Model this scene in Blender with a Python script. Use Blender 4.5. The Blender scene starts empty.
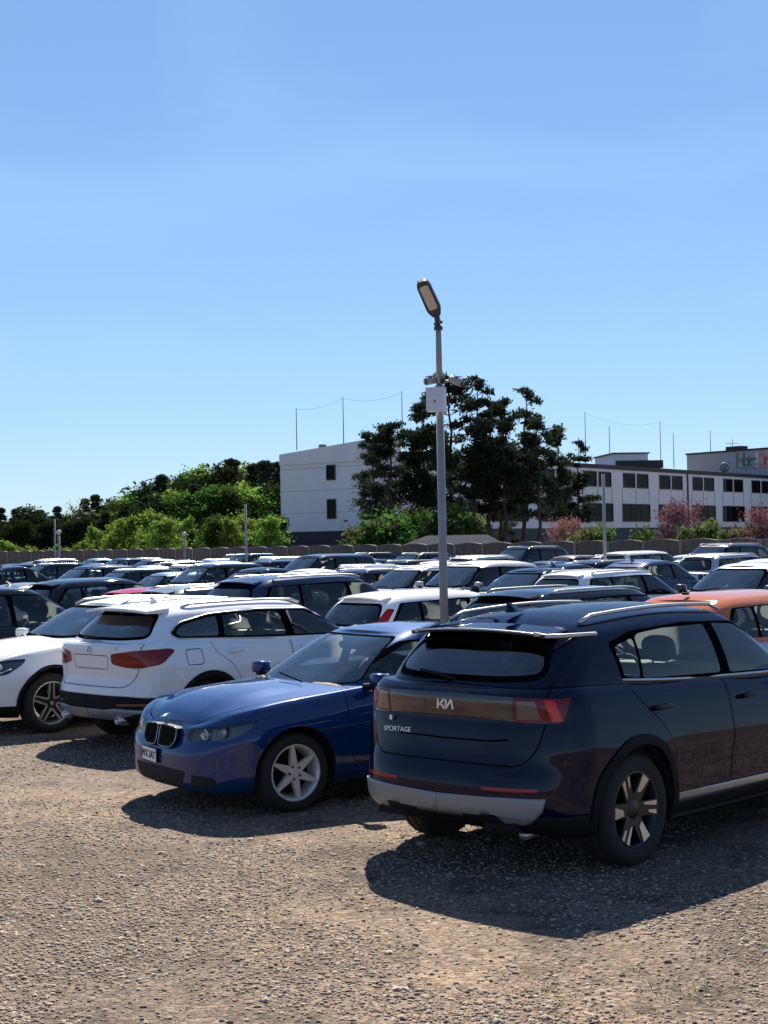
import bpy, bmesh, math, random
import numpy as np
from mathutils import Vector, Matrix

# ------------------------------------------------------------------ camera, light, exposure
scene = bpy.context.scene
COL = scene.collection
R = math.radians
FPX, CAM_H, HZ = 1500.0, 2.10, 31.0          # focal length in pixels, eye height, horizon below picture centre
PITCH, ROLL = math.atan(HZ / FPX), R(1.1)

cam_d = bpy.data.cameras.new('camera')
cam = bpy.data.objects.new('camera', cam_d); COL.objects.link(cam)
cam_d.sensor_fit = 'VERTICAL'; cam_d.sensor_height = 36.0
cam_d.lens = FPX / 1024.0 * 36.0
cam_d.clip_end = 6000
_fw = Vector((0, math.cos(PITCH), math.sin(PITCH)))
_up0 = Vector((0, -math.sin(PITCH), math.cos(PITCH)))
_r0 = Vector((1, 0, 0))
_right = _r0 * math.cos(ROLL) - _up0 * math.sin(ROLL)
_up = _r0 * math.sin(ROLL) + _up0 * math.cos(ROLL)
m = Matrix((_right, _up, -_fw)).transposed().to_4x4()
m.translation = Vector((0, 0, CAM_H))
cam.matrix_world = m
scene.camera = cam

SUN_EL, SUN_AZ = R(43), R(2.5)               # azimuth clockwise from +Y
w = bpy.data.worlds.new('World'); scene.world = w; w.use_nodes = True
nt = w.node_tree; bg = nt.nodes['Background']
sky = nt.nodes.new('ShaderNodeTexSky'); sky.sky_type = 'NISHITA'; sky.sun_disc = False
sky.sun_elevation = SUN_EL; sky.sun_rotation = SUN_AZ
sky.air_density = 1.0; sky.dust_density = 0.0; sky.ozone_density = 4.0; sky.altitude = 100
tint = nt.nodes.new('ShaderNodeMix'); tint.data_type = 'RGBA'; tint.blend_type = 'MULTIPLY'; tint.inputs[0].default_value = 1
tint.inputs[7].default_value = (1.15, 1.44, 1.84, 1)
gam = nt.nodes.new('ShaderNodeGamma'); gam.inputs[1].default_value = .68     # gamma flattens the sky gradient
nt.links.new(sky.outputs[0], gam.inputs[0]); wtc = nt.nodes.new('ShaderNodeTexCoord'); wn = nt.nodes.new('ShaderNodeTexNoise'); wn.inputs['Scale'].default_value = 2.2; wn.inputs['Detail'].default_value = 6; wn.inputs['Distortion'].default_value = .8
wmp = nt.nodes.new('ShaderNodeMapping'); wmp.inputs['Scale'].default_value = (1, 1, 3.2); nt.links.new(wtc.outputs['Generated'], wmp.inputs[0]); nt.links.new(wmp.outputs[0], wn.inputs['Vector'])
wr_ = nt.nodes.new('ShaderNodeMapRange'); wr_.inputs[1].default_value = .48; wr_.inputs[2].default_value = .80; wr_.inputs[3].default_value = 0; wr_.inputs[4].default_value = .22; nt.links.new(wn.outputs[0], wr_.inputs[0])
wm = nt.nodes.new('ShaderNodeMix'); wm.data_type = 'RGBA'; wm.inputs[7].default_value = (4.6, 5.0, 4.7, 1)       # thin cirrus
nt.links.new(wr_.outputs[0], wm.inputs[0]); nt.links.new(gam.outputs[0], wm.inputs[6]); nt.links.new(wm.outputs[2], tint.inputs[6]); nt.links.new(tint.outputs[2], bg.inputs[0]); bg.inputs[1].default_value = 0.052
sd = bpy.data.lights.new('sun', 'SUN'); sun = bpy.data.objects.new('sun', sd); COL.objects.link(sun)
sd.energy = 5.0; sd.angle = R(0.5); sd.color = (1.0, 0.90, 0.76)
_sv = Vector((math.sin(SUN_AZ) * math.cos(SUN_EL), math.cos(SUN_AZ) * math.cos(SUN_EL), math.sin(SUN_EL)))
sun.rotation_euler = _sv.to_track_quat('Z', 'Y').to_euler()
sun.location = (0, 60, 60)
scene.view_settings.view_transform = 'Standard'; scene.view_settings.look = 'None'
scene.view_settings.exposure = 1.25; scene.view_settings.gamma = 1; scene.view_settings.use_curve_mapping = False
scene.cycles.max_bounces = 8; scene.cycles.transparent_max_bounces = 16
scene.cycles.use_denoising = True

HV = np.array((math.sin(R(51)), math.cos(R(51))))      # the lot: away from the street
LV = np.array((-math.cos(R(51)), math.sin(R(51))))     # along the rows, to the left
HEAD = math.atan2(HV[1], HV[0])

def horizon_y(px): return 512 + HZ - (px - 384) * math.tan(ROLL)
def lot(px, a):
    """ground point at distance a along HV that lies under the picture column px"""
    k = (px - 384 + (0)) / FPX
    b = a * (HV[0] - k * HV[1]) / (k * LV[1] - LV[0])
    p = HV * a + LV * b
    return float(p[0]), float(p[1])
def at(px, Y): return ((px - 384) / FPX * Y, Y)

# ------------------------------------------------------------------ materials
MATS = {}
def mat(name, color, rough=0.5, metal=0.0, coat=0.0, spec=0.5, emit=None, noise=None, bump=None):
    if name in MATS: return MATS[name]
    m = bpy.data.materials.new(name); m.use_nodes = True
    n = m.node_tree.nodes; l = m.node_tree.links; p = n['Principled BSDF']
    p.inputs['Base Color'].default_value = (*color, 1); p.inputs['Roughness'].default_value = rough
    p.inputs['Metallic'].default_value = metal; p.inputs['Coat Weight'].default_value = coat
    p.inputs['Coat Roughness'].default_value = 0.03; p.inputs['Specular IOR Level'].default_value = spec
    if emit: p.inputs['Emission Color'].default_value = (*color, 1); p.inputs['Emission Strength'].default_value = emit
    if noise:
        sc, amt = noise
        tc = n.new('ShaderNodeTexCoord'); t = n.new('ShaderNodeTexNoise'); t.inputs['Scale'].default_value = sc; t.inputs['Detail'].default_value = 5
        mx = n.new('ShaderNodeMix'); mx.data_type = 'RGBA'
        mx.inputs[6].default_value = (*[c * (1 - amt) for c in color], 1); mx.inputs[7].default_value = (*[min(1, c * (1 + amt)) for c in color], 1)
        l.new(tc.outputs['Object'], t.inputs['Vector']); l.new(t.outputs[0], mx.inputs[0]); l.new(mx.outputs[2], p.inputs['Base Color'])
    if bump:
        sc, st, dist = bump
        tc = n.new('ShaderNodeTexCoord'); t = n.new('ShaderNodeTexNoise'); t.inputs['Scale'].default_value = sc; t.inputs['Detail'].default_value = 4
        b = n.new('ShaderNodeBump'); b.inputs['Strength'].default_value = st; b.inputs['Distance'].default_value = dist
        l.new(tc.outputs['Object'], t.inputs['Vector']); l.new(t.outputs[0], b.inputs['Height']); l.new(b.outputs[0], p.inputs['Normal'])
    MATS[name] = m
    return m

def paint(name, color, metal=0.0, dust=0.05, coat=1.0):
    """car lacquer: a coat over pigment, with a thin uneven film of road dust"""
    if name in MATS: return MATS[name]
    m = bpy.data.materials.new(name); m.use_nodes = True
    n = m.node_tree.nodes; l = m.node_tree.links; p = n['Principled BSDF']
    p.inputs['Metallic'].default_value = metal; p.inputs['Roughness'].default_value = 0.38; p.inputs['Specular IOR Level'].default_value = 0.0
    p.inputs['Coat Weight'].default_value = coat; p.inputs['Coat Roughness'].default_value = 0.03
    tc = n.new('ShaderNodeTexCoord'); t = n.new('ShaderNodeTexNoise'); t.inputs['Scale'].default_value = 3.0; t.inputs['Detail'].default_value = 8; t.inputs['Roughness'].default_value = .7
    l.new(tc.outputs['Object'], t.inputs['Vector'])
    sx = n.new('ShaderNodeSeparateXYZ'); l.new(tc.outputs['Object'], sx.inputs[0])
    mr = n.new('ShaderNodeMapRange'); mr.inputs[1].default_value = .85; mr.inputs[2].default_value = .25; mr.inputs[3].default_value = .25; mr.inputs[4].default_value = 2.2
    l.new(sx.outputs[2], mr.inputs[0])
    mu = n.new('ShaderNodeMath'); mu.operation = 'MULTIPLY'; l.new(t.outputs[0], mu.inputs[0]); l.new(mr.outputs[0], mu.inputs[1])
    mu2 = n.new('ShaderNodeMath'); mu2.operation = 'MULTIPLY'; mu2.inputs[1].default_value = dust; mu2.use_clamp = True; l.new(mu.outputs[0], mu2.inputs[0])
    mx = n.new('ShaderNodeMix'); mx.data_type = 'RGBA'; mx.inputs[6].default_value = (*color, 1); mx.inputs[7].default_value = (.30, .26, .22, 1)
    l.new(mu2.outputs[0], mx.inputs[0]); l.new(mx.outputs[2], p.inputs['Base Color'])
    cr = n.new('ShaderNodeMapRange'); cr.inputs[1].default_value = .35; cr.inputs[2].default_value = .75; cr.inputs[3].default_value = .022; cr.inputs[4].default_value = .03 + dust * .6
    l.new(t.outputs[0], cr.inputs[0]); l.new(cr.outputs[0], p.inputs['Coat Roughness'])
    MATS[name] = m
    return m

def glass(name, tint, refl=1.0, rough=0.0, ior=2.1):
    if name in MATS: return MATS[name]
    m = bpy.data.materials.new(name); m.use_nodes = True
    n = m.node_tree.nodes; l = m.node_tree.links; n.clear()
    out = n.new('ShaderNodeOutputMaterial'); mix = n.new('ShaderNodeMixShader'); tr = n.new('ShaderNodeBsdfTransparent'); gl = n.new('ShaderNodeBsdfGlossy')
    fr = n.new('ShaderNodeFresnel'); fr.inputs[0].default_value = ior
    tr.inputs[0].default_value = (*tint, 1); gl.inputs['Roughness'].default_value = rough; gl.inputs[0].default_value = (refl, refl, refl, 1)
    l.new(fr.outputs[0], mix.inputs[0]); l.new(tr.outputs[0], mix.inputs[1]); l.new(gl.outputs[0], mix.inputs[2]); l.new(mix.outputs[0], out.inputs[0])
    MATS[name] = m
    return m

P_NAVY = paint('paint_navy_black', (.0009, .0024, .019), 0, .002, .62)
P_BLUE = paint('paint_blue', (.004, .030, .120), .2, .008)
P_WHITE = paint('paint_white', (.74, .75, .77), 0, .10)
P_BLACK = paint('paint_black', (.004, .0045, .007), 0, .015)
P_GREY = paint('paint_grey', (.09, .10, .11), .4, .05)
P_SILVER = paint('paint_silver', (.42, .44, .46), .5, .06)
P_DBLUE = paint('paint_dark_blue', (.006, .014, .05), .1, .015)
P_RED = paint('paint_red', (.42, .012, .02), 0, .03)
P_ORANGE = paint('paint_orange', (.46, .15, .06), .0, .03)
P_BROWN = paint('paint_brown', (.05, .032, .024), .2, .05)
P_LBLUE = paint('paint_light_blue', (.22, .32, .42), .4, .05)
BLACKP = mat('black_plastic', (.010, .010, .011), .7, spec=.12)
GLOSSB = mat('gloss_black', (.008, .008, .009), .08, coat=.6)
GAP = mat('panel_gap', (.003, .003, .003), 1, spec=0)
RUBBER = mat('tyre_rubber', (.014, .0135, .013), .85, bump=(60, .3, .01))
ALLOY = mat('alloy', (.62, .61, .58), .32, .85)
ALLOYW = mat('alloy_light', (.66, .64, .60), .38, .45)
DALLOY = mat('dark_alloy', (.02, .02, .022), .35, .3)
CHROME = mat('chrome', (.75, .76, .78), .12, 1.0)
SATIN = mat('satin_silver', (.50, .50, .51), .33, .8)
SKID = mat('skid_silver', (.24, .25, .27), .40, .35)
GSEAL = mat('window_seal', (.004, .004, .005), 1, spec=0)
GLASSM = glass('car_glass', (.80, .88, .86), ior=1.55); GLASSW = glass('screen_glass', (.74, .82, .80), ior=2.1)
GLASSD = glass('privacy_glass', (.14, .17, .18), ior=1.6)
GLASSL = glass('lamp_glass', (.90, .92, .93), ior=1.4)
REDL = mat('red_lens', (.28, .006, .012), .3, coat=.8, spec=0)
REDD = mat('dark_red_lens', (.10, .004, .008), .12, coat=1)
CLEARL = mat('clear_lens', (.16, .16, .17), .1, .3, coat=1)
LAMPIN = mat('lamp_bowl', (.14, .14, .15), .3, .4)
SEATM = mat('seat_fabric', (.035, .036, .04), .8)
SEATL = mat('seat_light', (.16, .155, .15), .8)
DASH = mat('dash_plastic', (.06, .06, .062), .7)
LINER = mat('headliner', (.22, .22, .22), .9)
DARKIN = mat('cabin_dark', (.012, .012, .013), .9)
PLATE = mat('plate_white', (.75, .75, .74), .4)
INK = mat('plate_ink', (.015, .015, .015), .5)
WPAPER = mat('paper', (.8, .8, .78), .6)

# ------------------------------------------------------------------ object helpers
def link(o, parent=None):
    COL.objects.link(o)
    if parent: o.parent = parent
    return o
def empty(name, loc=(0, 0, 0), rz=0):
    o = bpy.data.objects.new(name, None); o.empty_display_size = .3; link(o); o.location = loc; o.rotation_euler = (0, 0, rz); return o
def tag(o, label=None, cat=None, group=None, kind=None):
    if label: o['label'] = label
    if cat: o['category'] = cat
    if group: o['group'] = group
    if kind: o['kind'] = kind
    return o
def mesh_obj(name, V, F, mats, parent=None, mi=None, smooth=False, normals=None):
    me = bpy.data.meshes.new(name)
    me.from_pydata([tuple(map(float, v)) for v in V], [], [tuple(int(i) for i in f) for f in F])
    for m_ in (mats if isinstance(mats, (list, tuple)) else [mats]): me.materials.append(m_)
    if mi is not None: me.polygons.foreach_set('material_index', mi)
    if smooth: me.polygons.foreach_set('use_smooth', [True] * len(me.polygons))
    me.update()
    if normals is not None: me.normals_split_custom_set_from_vertices([tuple(map(float, n_)) for n_ in normals])
    return link(bpy.data.objects.new(name, me), parent)

def mesh_np(name, V, F, mt, parent):
    me = bpy.data.meshes.new(name); me.vertices.add(len(V)); me.vertices.foreach_set('co', np.asarray(V, 'f').ravel()); me.loops.add(F.size); me.loops.foreach_set('vertex_index', F.ravel().astype('i'))
    me.polygons.add(len(F)); me.polygons.foreach_set('loop_start', np.arange(0, F.size, F.shape[1]).astype('i')); me.update(calc_edges=True); me.validate(); me.materials.append(mt)
    return link(bpy.data.objects.new(name, me), parent)

class MB:
    """collects primitives into one mesh"""
    def __init__(s): s.V = []; s.F = []; s.M = []
    def add(s, V, F, m_=0):
        o = len(s.V); s.V += [tuple(v) for v in V]; s.F += [tuple(i + o for i in f) for f in F]; s.M += [m_] * len(F); return s
    def box(s, c, d, m_=0, rz=0, M=None, taper=1.0):
        V = []
        for z in (-.5, .5):
            k = 1.0 if z < 0 else taper
            for x, y in ((-.5, -.5), (.5, -.5), (.5, .5), (-.5, .5)):
                v = Vector((x * d[0] * k, y * d[1] * k, z * d[2]))
                if rz: v = Matrix.Rotation(rz, 3, 'Z') @ v
                if M is not None: v = M @ v
                V.append(v + Vector(c))
        return s.add(V, [(0, 3, 2, 1), (4, 5, 6, 7), (0, 1, 5, 4), (1, 2, 6, 5), (2, 3, 7, 6), (3, 0, 4, 7)], m_)
    def rbox(s, c, d, r=.25, m_=0, M=None, n=4, e=4.0):
        """superellipsoid box: soft pads, mirrors, cushions"""
        nu, nv = 16, 9; V = []; F = []
        sg = lambda a, p: math.copysign(abs(a) ** p, a)
        p = 2.0 / e
        for j in range(nv + 1):
            la = -math.pi / 2 + math.pi * j / nv
            for i in range(nu):
                lo = 2 * math.pi * i / nu
                v = Vector((sg(math.cos(la), p) * sg(math.cos(lo), p) * d[0] / 2, sg(math.cos(la), p) * sg(math.sin(lo), p) * d[1] / 2, sg(math.sin(la), p) * d[2] / 2))
                if M is not None: v = M @ v
                V.append(v + Vector(c))
        for j in range(nv):
            for i in range(nu):
                F.append((j * nu + i, j * nu + (i + 1) % nu, (j + 1) * nu + (i + 1) % nu, (j + 1) * nu + i))
        return s.add(V, F, m_)
    def tube(s, pts, r, m_=0, n=8, r1=None, caps=True, flat=1.0):
        pts = [Vector(p) for p in pts]; V = []; F = []; N = len(pts); ref = None
        for i, p in enumerate(pts):
            t = (pts[min(i + 1, N - 1)] - pts[max(i - 1, 0)]).normalized()
            if ref is None: ref = Vector((0, 0, 1)) if abs(t.z) < .9 else Vector((1, 0, 0))
            a = t.cross(ref).normalized(); b = a.cross(t).normalized(); ref = b
            rr = r if r1 is None else r + (r1 - r) * i / (N - 1)
            for k in range(n):
                an = 2 * math.pi * k / n; V.append(p + a * math.cos(an) * rr + b * math.sin(an) * rr * flat)
        for i in range(N - 1):
            for k in range(n): F.append((i * n + k, i * n + (k + 1) % n, (i + 1) * n + (k + 1) % n, (i + 1) * n + k))
        if caps: F.append(tuple(range(n))[::-1]); F.append(tuple((N - 1) * n + k for k in range(n)))
        return s.add(V, F, m_)
    def lathe(s, prof, m_=0, n=32, c=(0, 0, 0), axis='y', a0=0, a1=2 * math.pi):
        full = abs(a1 - a0 - 2 * math.pi) < 1e-6; V = []; F = []; k = n if full else n + 1; P = len(prof)
        for i in range(k):
            a = a0 + (a1 - a0) * i / n
            for (r, h) in prof:
                q = (r * math.cos(a), h, r * math.sin(a)) if axis == 'y' else (r * math.cos(a), r * math.sin(a), h)
                V.append((q[0] + c[0], q[1] + c[1], q[2] + c[2]))
        for i in range(n):
            i2 = (i + 1) % k
            for j in range(P - 1): F.append((i * P + j, i * P + j + 1, i2 * P + j + 1, i2 * P + j))
        return s.add(V, F, m_)
    def prism(s, poly, y0, y1, m_=0, f=None):
        """polygon in (u,v) extruded from y0 (inner) to y1 (outer); f maps (u,v,y) to space"""
        f = f or (lambda u, v, y: (u, y, v)); n = len(poly)
        V = [f(u, v, y0) for u, v in poly] + [f(u, v, y1) for u, v in poly]
        F = [tuple(range(n)), tuple(range(2 * n - 1, n - 1, -1))] + [(i, i + n, (i + 1) % n + n, (i + 1) % n) for i in range(n)]
        return s.add(V, F, m_)
    def build(s, name, mats, parent=None, smooth=False, angle=None):
        mats = mats if isinstance(mats, (list, tuple)) else [mats]
        o = mesh_obj(name, s.V, s.F, mats, parent, s.M, smooth or angle is not None)
        bm = bmesh.new(); bm.from_mesh(o.data); bmesh.ops.recalc_face_normals(bm, faces=bm.faces)
        if angle is not None:
            for e in bm.edges:
                if len(e.link_faces) == 2 and e.calc_face_angle(0) > angle: e.smooth = False
        bm.to_mesh(o.data); bm.free()
        return o

def copy_tree(root):
    def rec(o, parent):
        c = o.copy(); COL.objects.link(c)
        if parent: c.parent = parent
        for ch in kids.get(o, ()): rec(ch, c)
        return c
    kids = {}
    todo = [root]
    while todo:
        o = todo.pop(); kids[o] = list(o.children); todo += kids[o]
    return rec(root, None)

def pchip(pts):
    x = np.array([p[0] for p in pts], float); y = np.array([p[1] for p in pts], float)
    if len(x) == 1: return lambda q: np.full(np.shape(q), y[0]) + 0.0
    h = np.diff(x); dl = np.diff(y) / h; d = np.zeros_like(y); d[0] = dl[0]; d[-1] = dl[-1]
    for i in range(1, len(x) - 1):
        if dl[i - 1] * dl[i] > 0:
            w1 = 2 * h[i] + h[i - 1]; w2 = h[i] + 2 * h[i - 1]; d[i] = (w1 + w2) / (w1 / dl[i - 1] + w2 / dl[i])
    def f(q):
        q = np.clip(np.asarray(q, float), x[0], x[-1]); i = np.clip(np.searchsorted(x, q) - 1, 0, len(h) - 1)
        t = (q - x[i]) / h[i]
        return (1 + 2 * t) * (1 - t) ** 2 * y[i] + t * (1 - t) ** 2 * h[i] * d[i] + t * t * (3 - 2 * t) * y[i + 1] + t * t * (t - 1) * h[i] * d[i + 1]
    return f

# ------------------------------------------------------------------ car builder
def round_poly(pts, r, n=4):
    """rounds the corners of a polygon; r is one radius or one per corner"""
    out = []; N = len(pts)
    for i in range(N):
        p = Vector(pts[i]); a = Vector(pts[i - 1]); b = Vector(pts[(i + 1) % N]); rr = r[i] if isinstance(r, (list, tuple)) else r
        da, db = (a - p), (b - p); rr = min(rr, da.length * .45, db.length * .45)
        if rr < 1e-4: out.append(tuple(p)); continue
        s, e = p + da.normalized() * rr, p + db.normalized() * rr
        for k in range(n + 1):
            t = k / n; out.append(tuple(s * (1 - t) ** 2 + p * 2 * t * (1 - t) + e * t * t))
    return out
def offset_poly(poly, d):
    """d > 0 grows"""
    N = len(poly); area = sum(poly[i - 1][0] * poly[i][1] - poly[i][0] * poly[i - 1][1] for i in range(N)); sg = 1 if area > 0 else -1
    out = []
    for i in range(N):
        p = Vector(poly[i]); a = (p - Vector(poly[i - 1])); b = (Vector(poly[(i + 1) % N]) - p)
        if a.length < 1e-6 or b.length < 1e-6: out.append(tuple(p)); continue
        a.normalize(); b.normalize(); na = Vector((a.y, -a.x)) * sg; nb = Vector((b.y, -b.x)) * sg; n_ = na + nb
        k = 1 / max(.5, 1 + na.dot(nb)); out.append(tuple(p + n_ * d * k * 1.0))
    return out
def in_poly(p, poly):
    x, y = p; c = False; j = len(poly) - 1
    for i in range(len(poly)):
        xi, yi = poly[i]; xj, yj = poly[j]
        if (yi > y) != (yj > y) and x < (xj - xi) * (y - yi) / (yj - yi) + xi: c = not c
        j = i
    return c

PROJ = {'side': (Vector((1, 0, 0)), Vector((0, 0, 1)), Vector((0, 1, 0))), 'front': (Vector((0, 1, 0)), Vector((0, 0, 1)), Vector((1, 0, 0))),
        'rear': (Vector((0, 1, 0)), Vector((0, 0, 1)), Vector((-1, 0, 0))), 'top': (Vector((1, 0, 0)), Vector((0, 1, 0)), Vector((0, 0, 1))),
        'fdiag': (Vector((-.7071, .7071, 0)), Vector((0, 0, 1)), Vector((.7071, .7071, 0))),
        'rdiag': (Vector((.7071, .7071, 0)), Vector((0, 0, 1)), Vector((-.7071, .7071, 0)))}

class Shell:
    def __init__(s, V, F):
        s.bm = bmesh.new(); vs = [s.bm.verts.new(v) for v in V]
        for f in F:
            q = []
            for i in f:
                if vs[i] not in q: q.append(vs[i])
            if len(q) > 2:
                try: s.bm.faces.new(q)
                except ValueError: pass
        bmesh.ops.remove_doubles(s.bm, verts=s.bm.verts, dist=2e-4)
        s.lay = s.bm.faces.layers.int.new('region'); s.names = ['body']; s.bm.normal_update()
    def rid(s, n):
        if n not in s.names: s.names.append(n)
        return s.names.index(n)
    def cut(s, poly, proj, region, mind=.25, where=None):
        a, b, n = PROJ[proj]; bm = s.bm; bm.normal_update(); poly = [tuple(p) for p in poly]
        # drop repeated points
        pl = [poly[0]]
        for p in poly[1:]:
            if abs(p[0] - pl[-1][0]) + abs(p[1] - pl[-1][1]) > 1e-5: pl.append(p)
        poly = pl
        lo = (min(p[0] for p in poly), min(p[1] for p in poly)); hi = (max(p[0] for p in poly), max(p[1] for p in poly))
        ab = lambda v: (v.co.dot(a), v.co.dot(b))
        def touches(f, l, h):
            q = [ab(v) for v in f.verts]
            return min(x for x, _ in q) <= h[0] and max(x for x, _ in q) >= l[0] and min(y for _, y in q) <= h[1] and max(y for _, y in q) >= l[1]
        cand = set(f for f in bm.faces if f.normal.dot(n) > mind and touches(f, lo, hi) and (where is None or where(f)))
        N = len(poly)
        for i in range(N):
            p, q = poly[i], poly[(i + 1) % N]
            l = (min(p[0], q[0]) - .004, min(p[1], q[1]) - .004); h = (max(p[0], q[0]) + .004, max(p[1], q[1]) + .004)
            use = [f for f in cand if touches(f, l, h)]
            if not use: continue
            no = a * (q[1] - p[1]) - b * (q[0] - p[0]); co = a * p[0] + b * p[1]
            geom = list({*use, *(e for f in use for e in f.edges), *(v for f in use for v in f.verts)})
            for f in use: cand.discard(f)
            r = bmesh.ops.bisect_plane(bm, geom=geom, dist=1e-5, plane_co=co, plane_no=no)
            cand.update(g for g in r['geom'] if isinstance(g, bmesh.types.BMFace)); cand.update(f for f in use if f.is_valid)
        ri = s.rid(region)
        for f in cand:
            if f.is_valid and in_poly(ab_c(f, a, b), poly): f[s.lay] = ri
    def ring(s, poly, proj, gap, region, wd=.007, **k):
        s.cut(offset_poly(poly, wd / 2), proj, gap, **k); s.cut(offset_poly(poly, -wd / 2), proj, region, **k)
    def drop(s, *regions):
        ids = [s.rid(r) for r in regions]; fs = [f for f in s.bm.faces if f[s.lay] in ids]
        bmesh.ops.delete(s.bm, geom=fs, context='FACES')
    def finish(s):
        bm = s.bm; bm.normal_update()
        for v in bm.verts:
            if abs(v.co.y) < 1e-4: v.co.y = 0; v.normal = Vector((v.normal.x, 0, v.normal.z)).normalized() if (abs(v.normal.x) + abs(v.normal.z)) > 0 else v.normal
        bm.verts.index_update()
        V = [v.co.copy() for v in bm.verts]; Nn = [v.normal.copy() for v in bm.verts]
        F = [[v.index for v in f.verts] for f in bm.faces]; Rg = [f[s.lay] for f in bm.faces]
        bm.free()
        s.V, s.N, s.F, s.R = V, Nn, F, Rg
    def part(s, regions, side=None):
        """regions: {name: material index}. side None = both halves in one mesh, +1 / -1 = one of them"""
        ids = {s.names.index(r): mi for r, mi in regions.items() if r in s.names}
        V, N, F, M = [], [], [], []
        for sg in ((1, -1) if side is None else (side,)):
            mp = {}
            for f, r in zip(s.F, s.R):
                if r not in ids: continue
                q = []
                for i in f:
                    if i not in mp:
                        v, n_ = s.V[i], s.N[i]
                        mp[i] = len(V); V.append((v.x, v.y * sg, v.z)); N.append((n_.x, n_.y * sg, n_.z))
                    q.append(mp[i])
                F.append(q if sg > 0 else q[::-1]); M.append(ids[r])
        return V, N, F, M

def ab_c(f, a, b):
    c = f.calc_center_median(); return (c.dot(a), c.dot(b))

def outline(xf, xr, w, cf, pf, cr, pr, counts=None, ds=.045):
    """half plan outline from the nose (y=0) round the side to the tail (y=0)"""
    T = np.linspace(0, math.pi / 2, 240)
    fx = xf - cf + cf * np.cos(T) ** 1.0; fy = np.sin(T) ** (2 / pf)
    rx = xr + cr - cr * np.cos(T) ** 1.0; ry = np.sin(T) ** (2 / pr)
    wf = w
    F = np.stack([fx, fy * wf(fx)], 1); B = np.stack([rx, ry * wf(rx)], 1)[::-1]
    sx = np.linspace(xf - cf, xr + cr, 300)[1:-1]; S = np.stack([sx, wf(sx)], 1)
    def res(P, n):
        L = np.concatenate([[0], np.cumsum(np.hypot(*np.diff(P, axis=0).T))]); q = np.linspace(0, L[-1], n)
        return np.stack([np.interp(q, L, P[:, 0]), np.interp(q, L, P[:, 1])], 1)
    if counts:
        S2 = np.concatenate([F[-1:], S, B[:1]])
        return np.concatenate([res(F, counts[0])[:-1], res(S2, counts[1]), res(B, counts[2])[1:]])
    P = np.concatenate([F, S, B]); L = np.hypot(*np.diff(P, axis=0).T).sum()
    return res(P, int(L / ds))

def normals2(P):
    t = np.gradient(P, axis=0); n = np.stack([-t[:, 1], t[:, 0]], 1)
    n = np.stack([t[:, 1], -t[:, 0]], 1)
    n /= np.linalg.norm(n, axis=1)[:, None]
    n[0] = (1, 0); n[-1] = (-1, 0)
    return n

def lower_shell(S, ds):
    xf, xr = S['wb'] / 2 + S['fo'], -(S['wb'] / 2 + S['ro'])
    wf = lambda x, f=pchip(S.get('w', [(xr, 1), (xf, 1)])): S['W'] / 2 * f(x)
    P = outline(xf, xr, wf, S['cf'], S['pf'], S['cr'], S['pr'], ds=ds); N = normals2(P)
    zb, zs, cw = pchip(S['zb']), pchip(S['zsh']), pchip(S['crown'])
    df, dsd, dr = pchip(S['df']), pchip(S['ds']), pchip(S['dr'])
    t = np.array(sorted(set(list(np.linspace(0, .9, S.get('nv', 20))) + [.93, .955, .975, .99, 1.0])))
    A, Bz = zb(P[:, 0]), zs(P[:, 0]); nt_ = len(t); nu = len(P)
    Z = A[:, None] + (Bz - A)[:, None] * t[None, :]
    wF = np.where(N[:, 0] > 0, N[:, 0] ** 2, 0); wR = np.where(N[:, 0] < 0, N[:, 0] ** 2, 0); wS = N[:, 1] ** 2
    D = wF[:, None] * df(t)[None] + wR[:, None] * dr(t)[None] + wS[:, None] * dsd(t)[None]
    for xw in (S['wb'] / 2, -S['wb'] / 2):
        D -= S.get('flare', .02) * wS[:, None] * np.exp(-((P[:, 0] - xw) / .40) ** 4)[:, None] * np.exp(-((Z - S['R'] - .15) / .34) ** 2)
    for (t0, wd, amt) in S.get('crease', []):     # a feature line pressed into the flanks
        D -= amt * wS[:, None] * np.exp(-((t[None] - t0) / wd) ** 2)
    X = P[:, 0][:, None] - N[:, 0][:, None] * D; Y = np.maximum(0, P[:, 1][:, None] - N[:, 1][:, None] * D)
    Y[0] = 0; Y[-1] = 0
    V = [(X[i, j], Y[i, j], Z[i, j]) for i in range(nu) for j in range(nt_)]
    F = [(i * nt_ + j, (i + 1) * nt_ + j, (i + 1) * nt_ + j + 1, i * nt_ + j + 1) for i in range(nu - 1) for j in range(nt_ - 1)]
    # lid
    ss = [.04, .09, .16, .25, .36, .48, .6, .72, .84, .93, 1.0]; base = len(V); ns = len(ss); bump = S.get('hood')
    for i in range(nu):
        x, y, z = X[i, -1], Y[i, -1], Z[i, -1]; c = float(cw(x))
        for q in ss:
            zz = z + c * (1 - (1 - q) ** 2.0)
            if bump: zz += bump(x, y * (1 - q))
            V.append((x, y * (1 - q), zz))
    idx = lambda i, k: i * nt_ + nt_ - 1 if k == 0 else base + i * ns + k - 1
    F += [(idx(i, k), idx(i + 1, k), idx(i + 1, k + 1), idx(i, k + 1)) for i in range(nu - 1) for k in range(ns)]
    return Shell(V, F), P, wf

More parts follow.
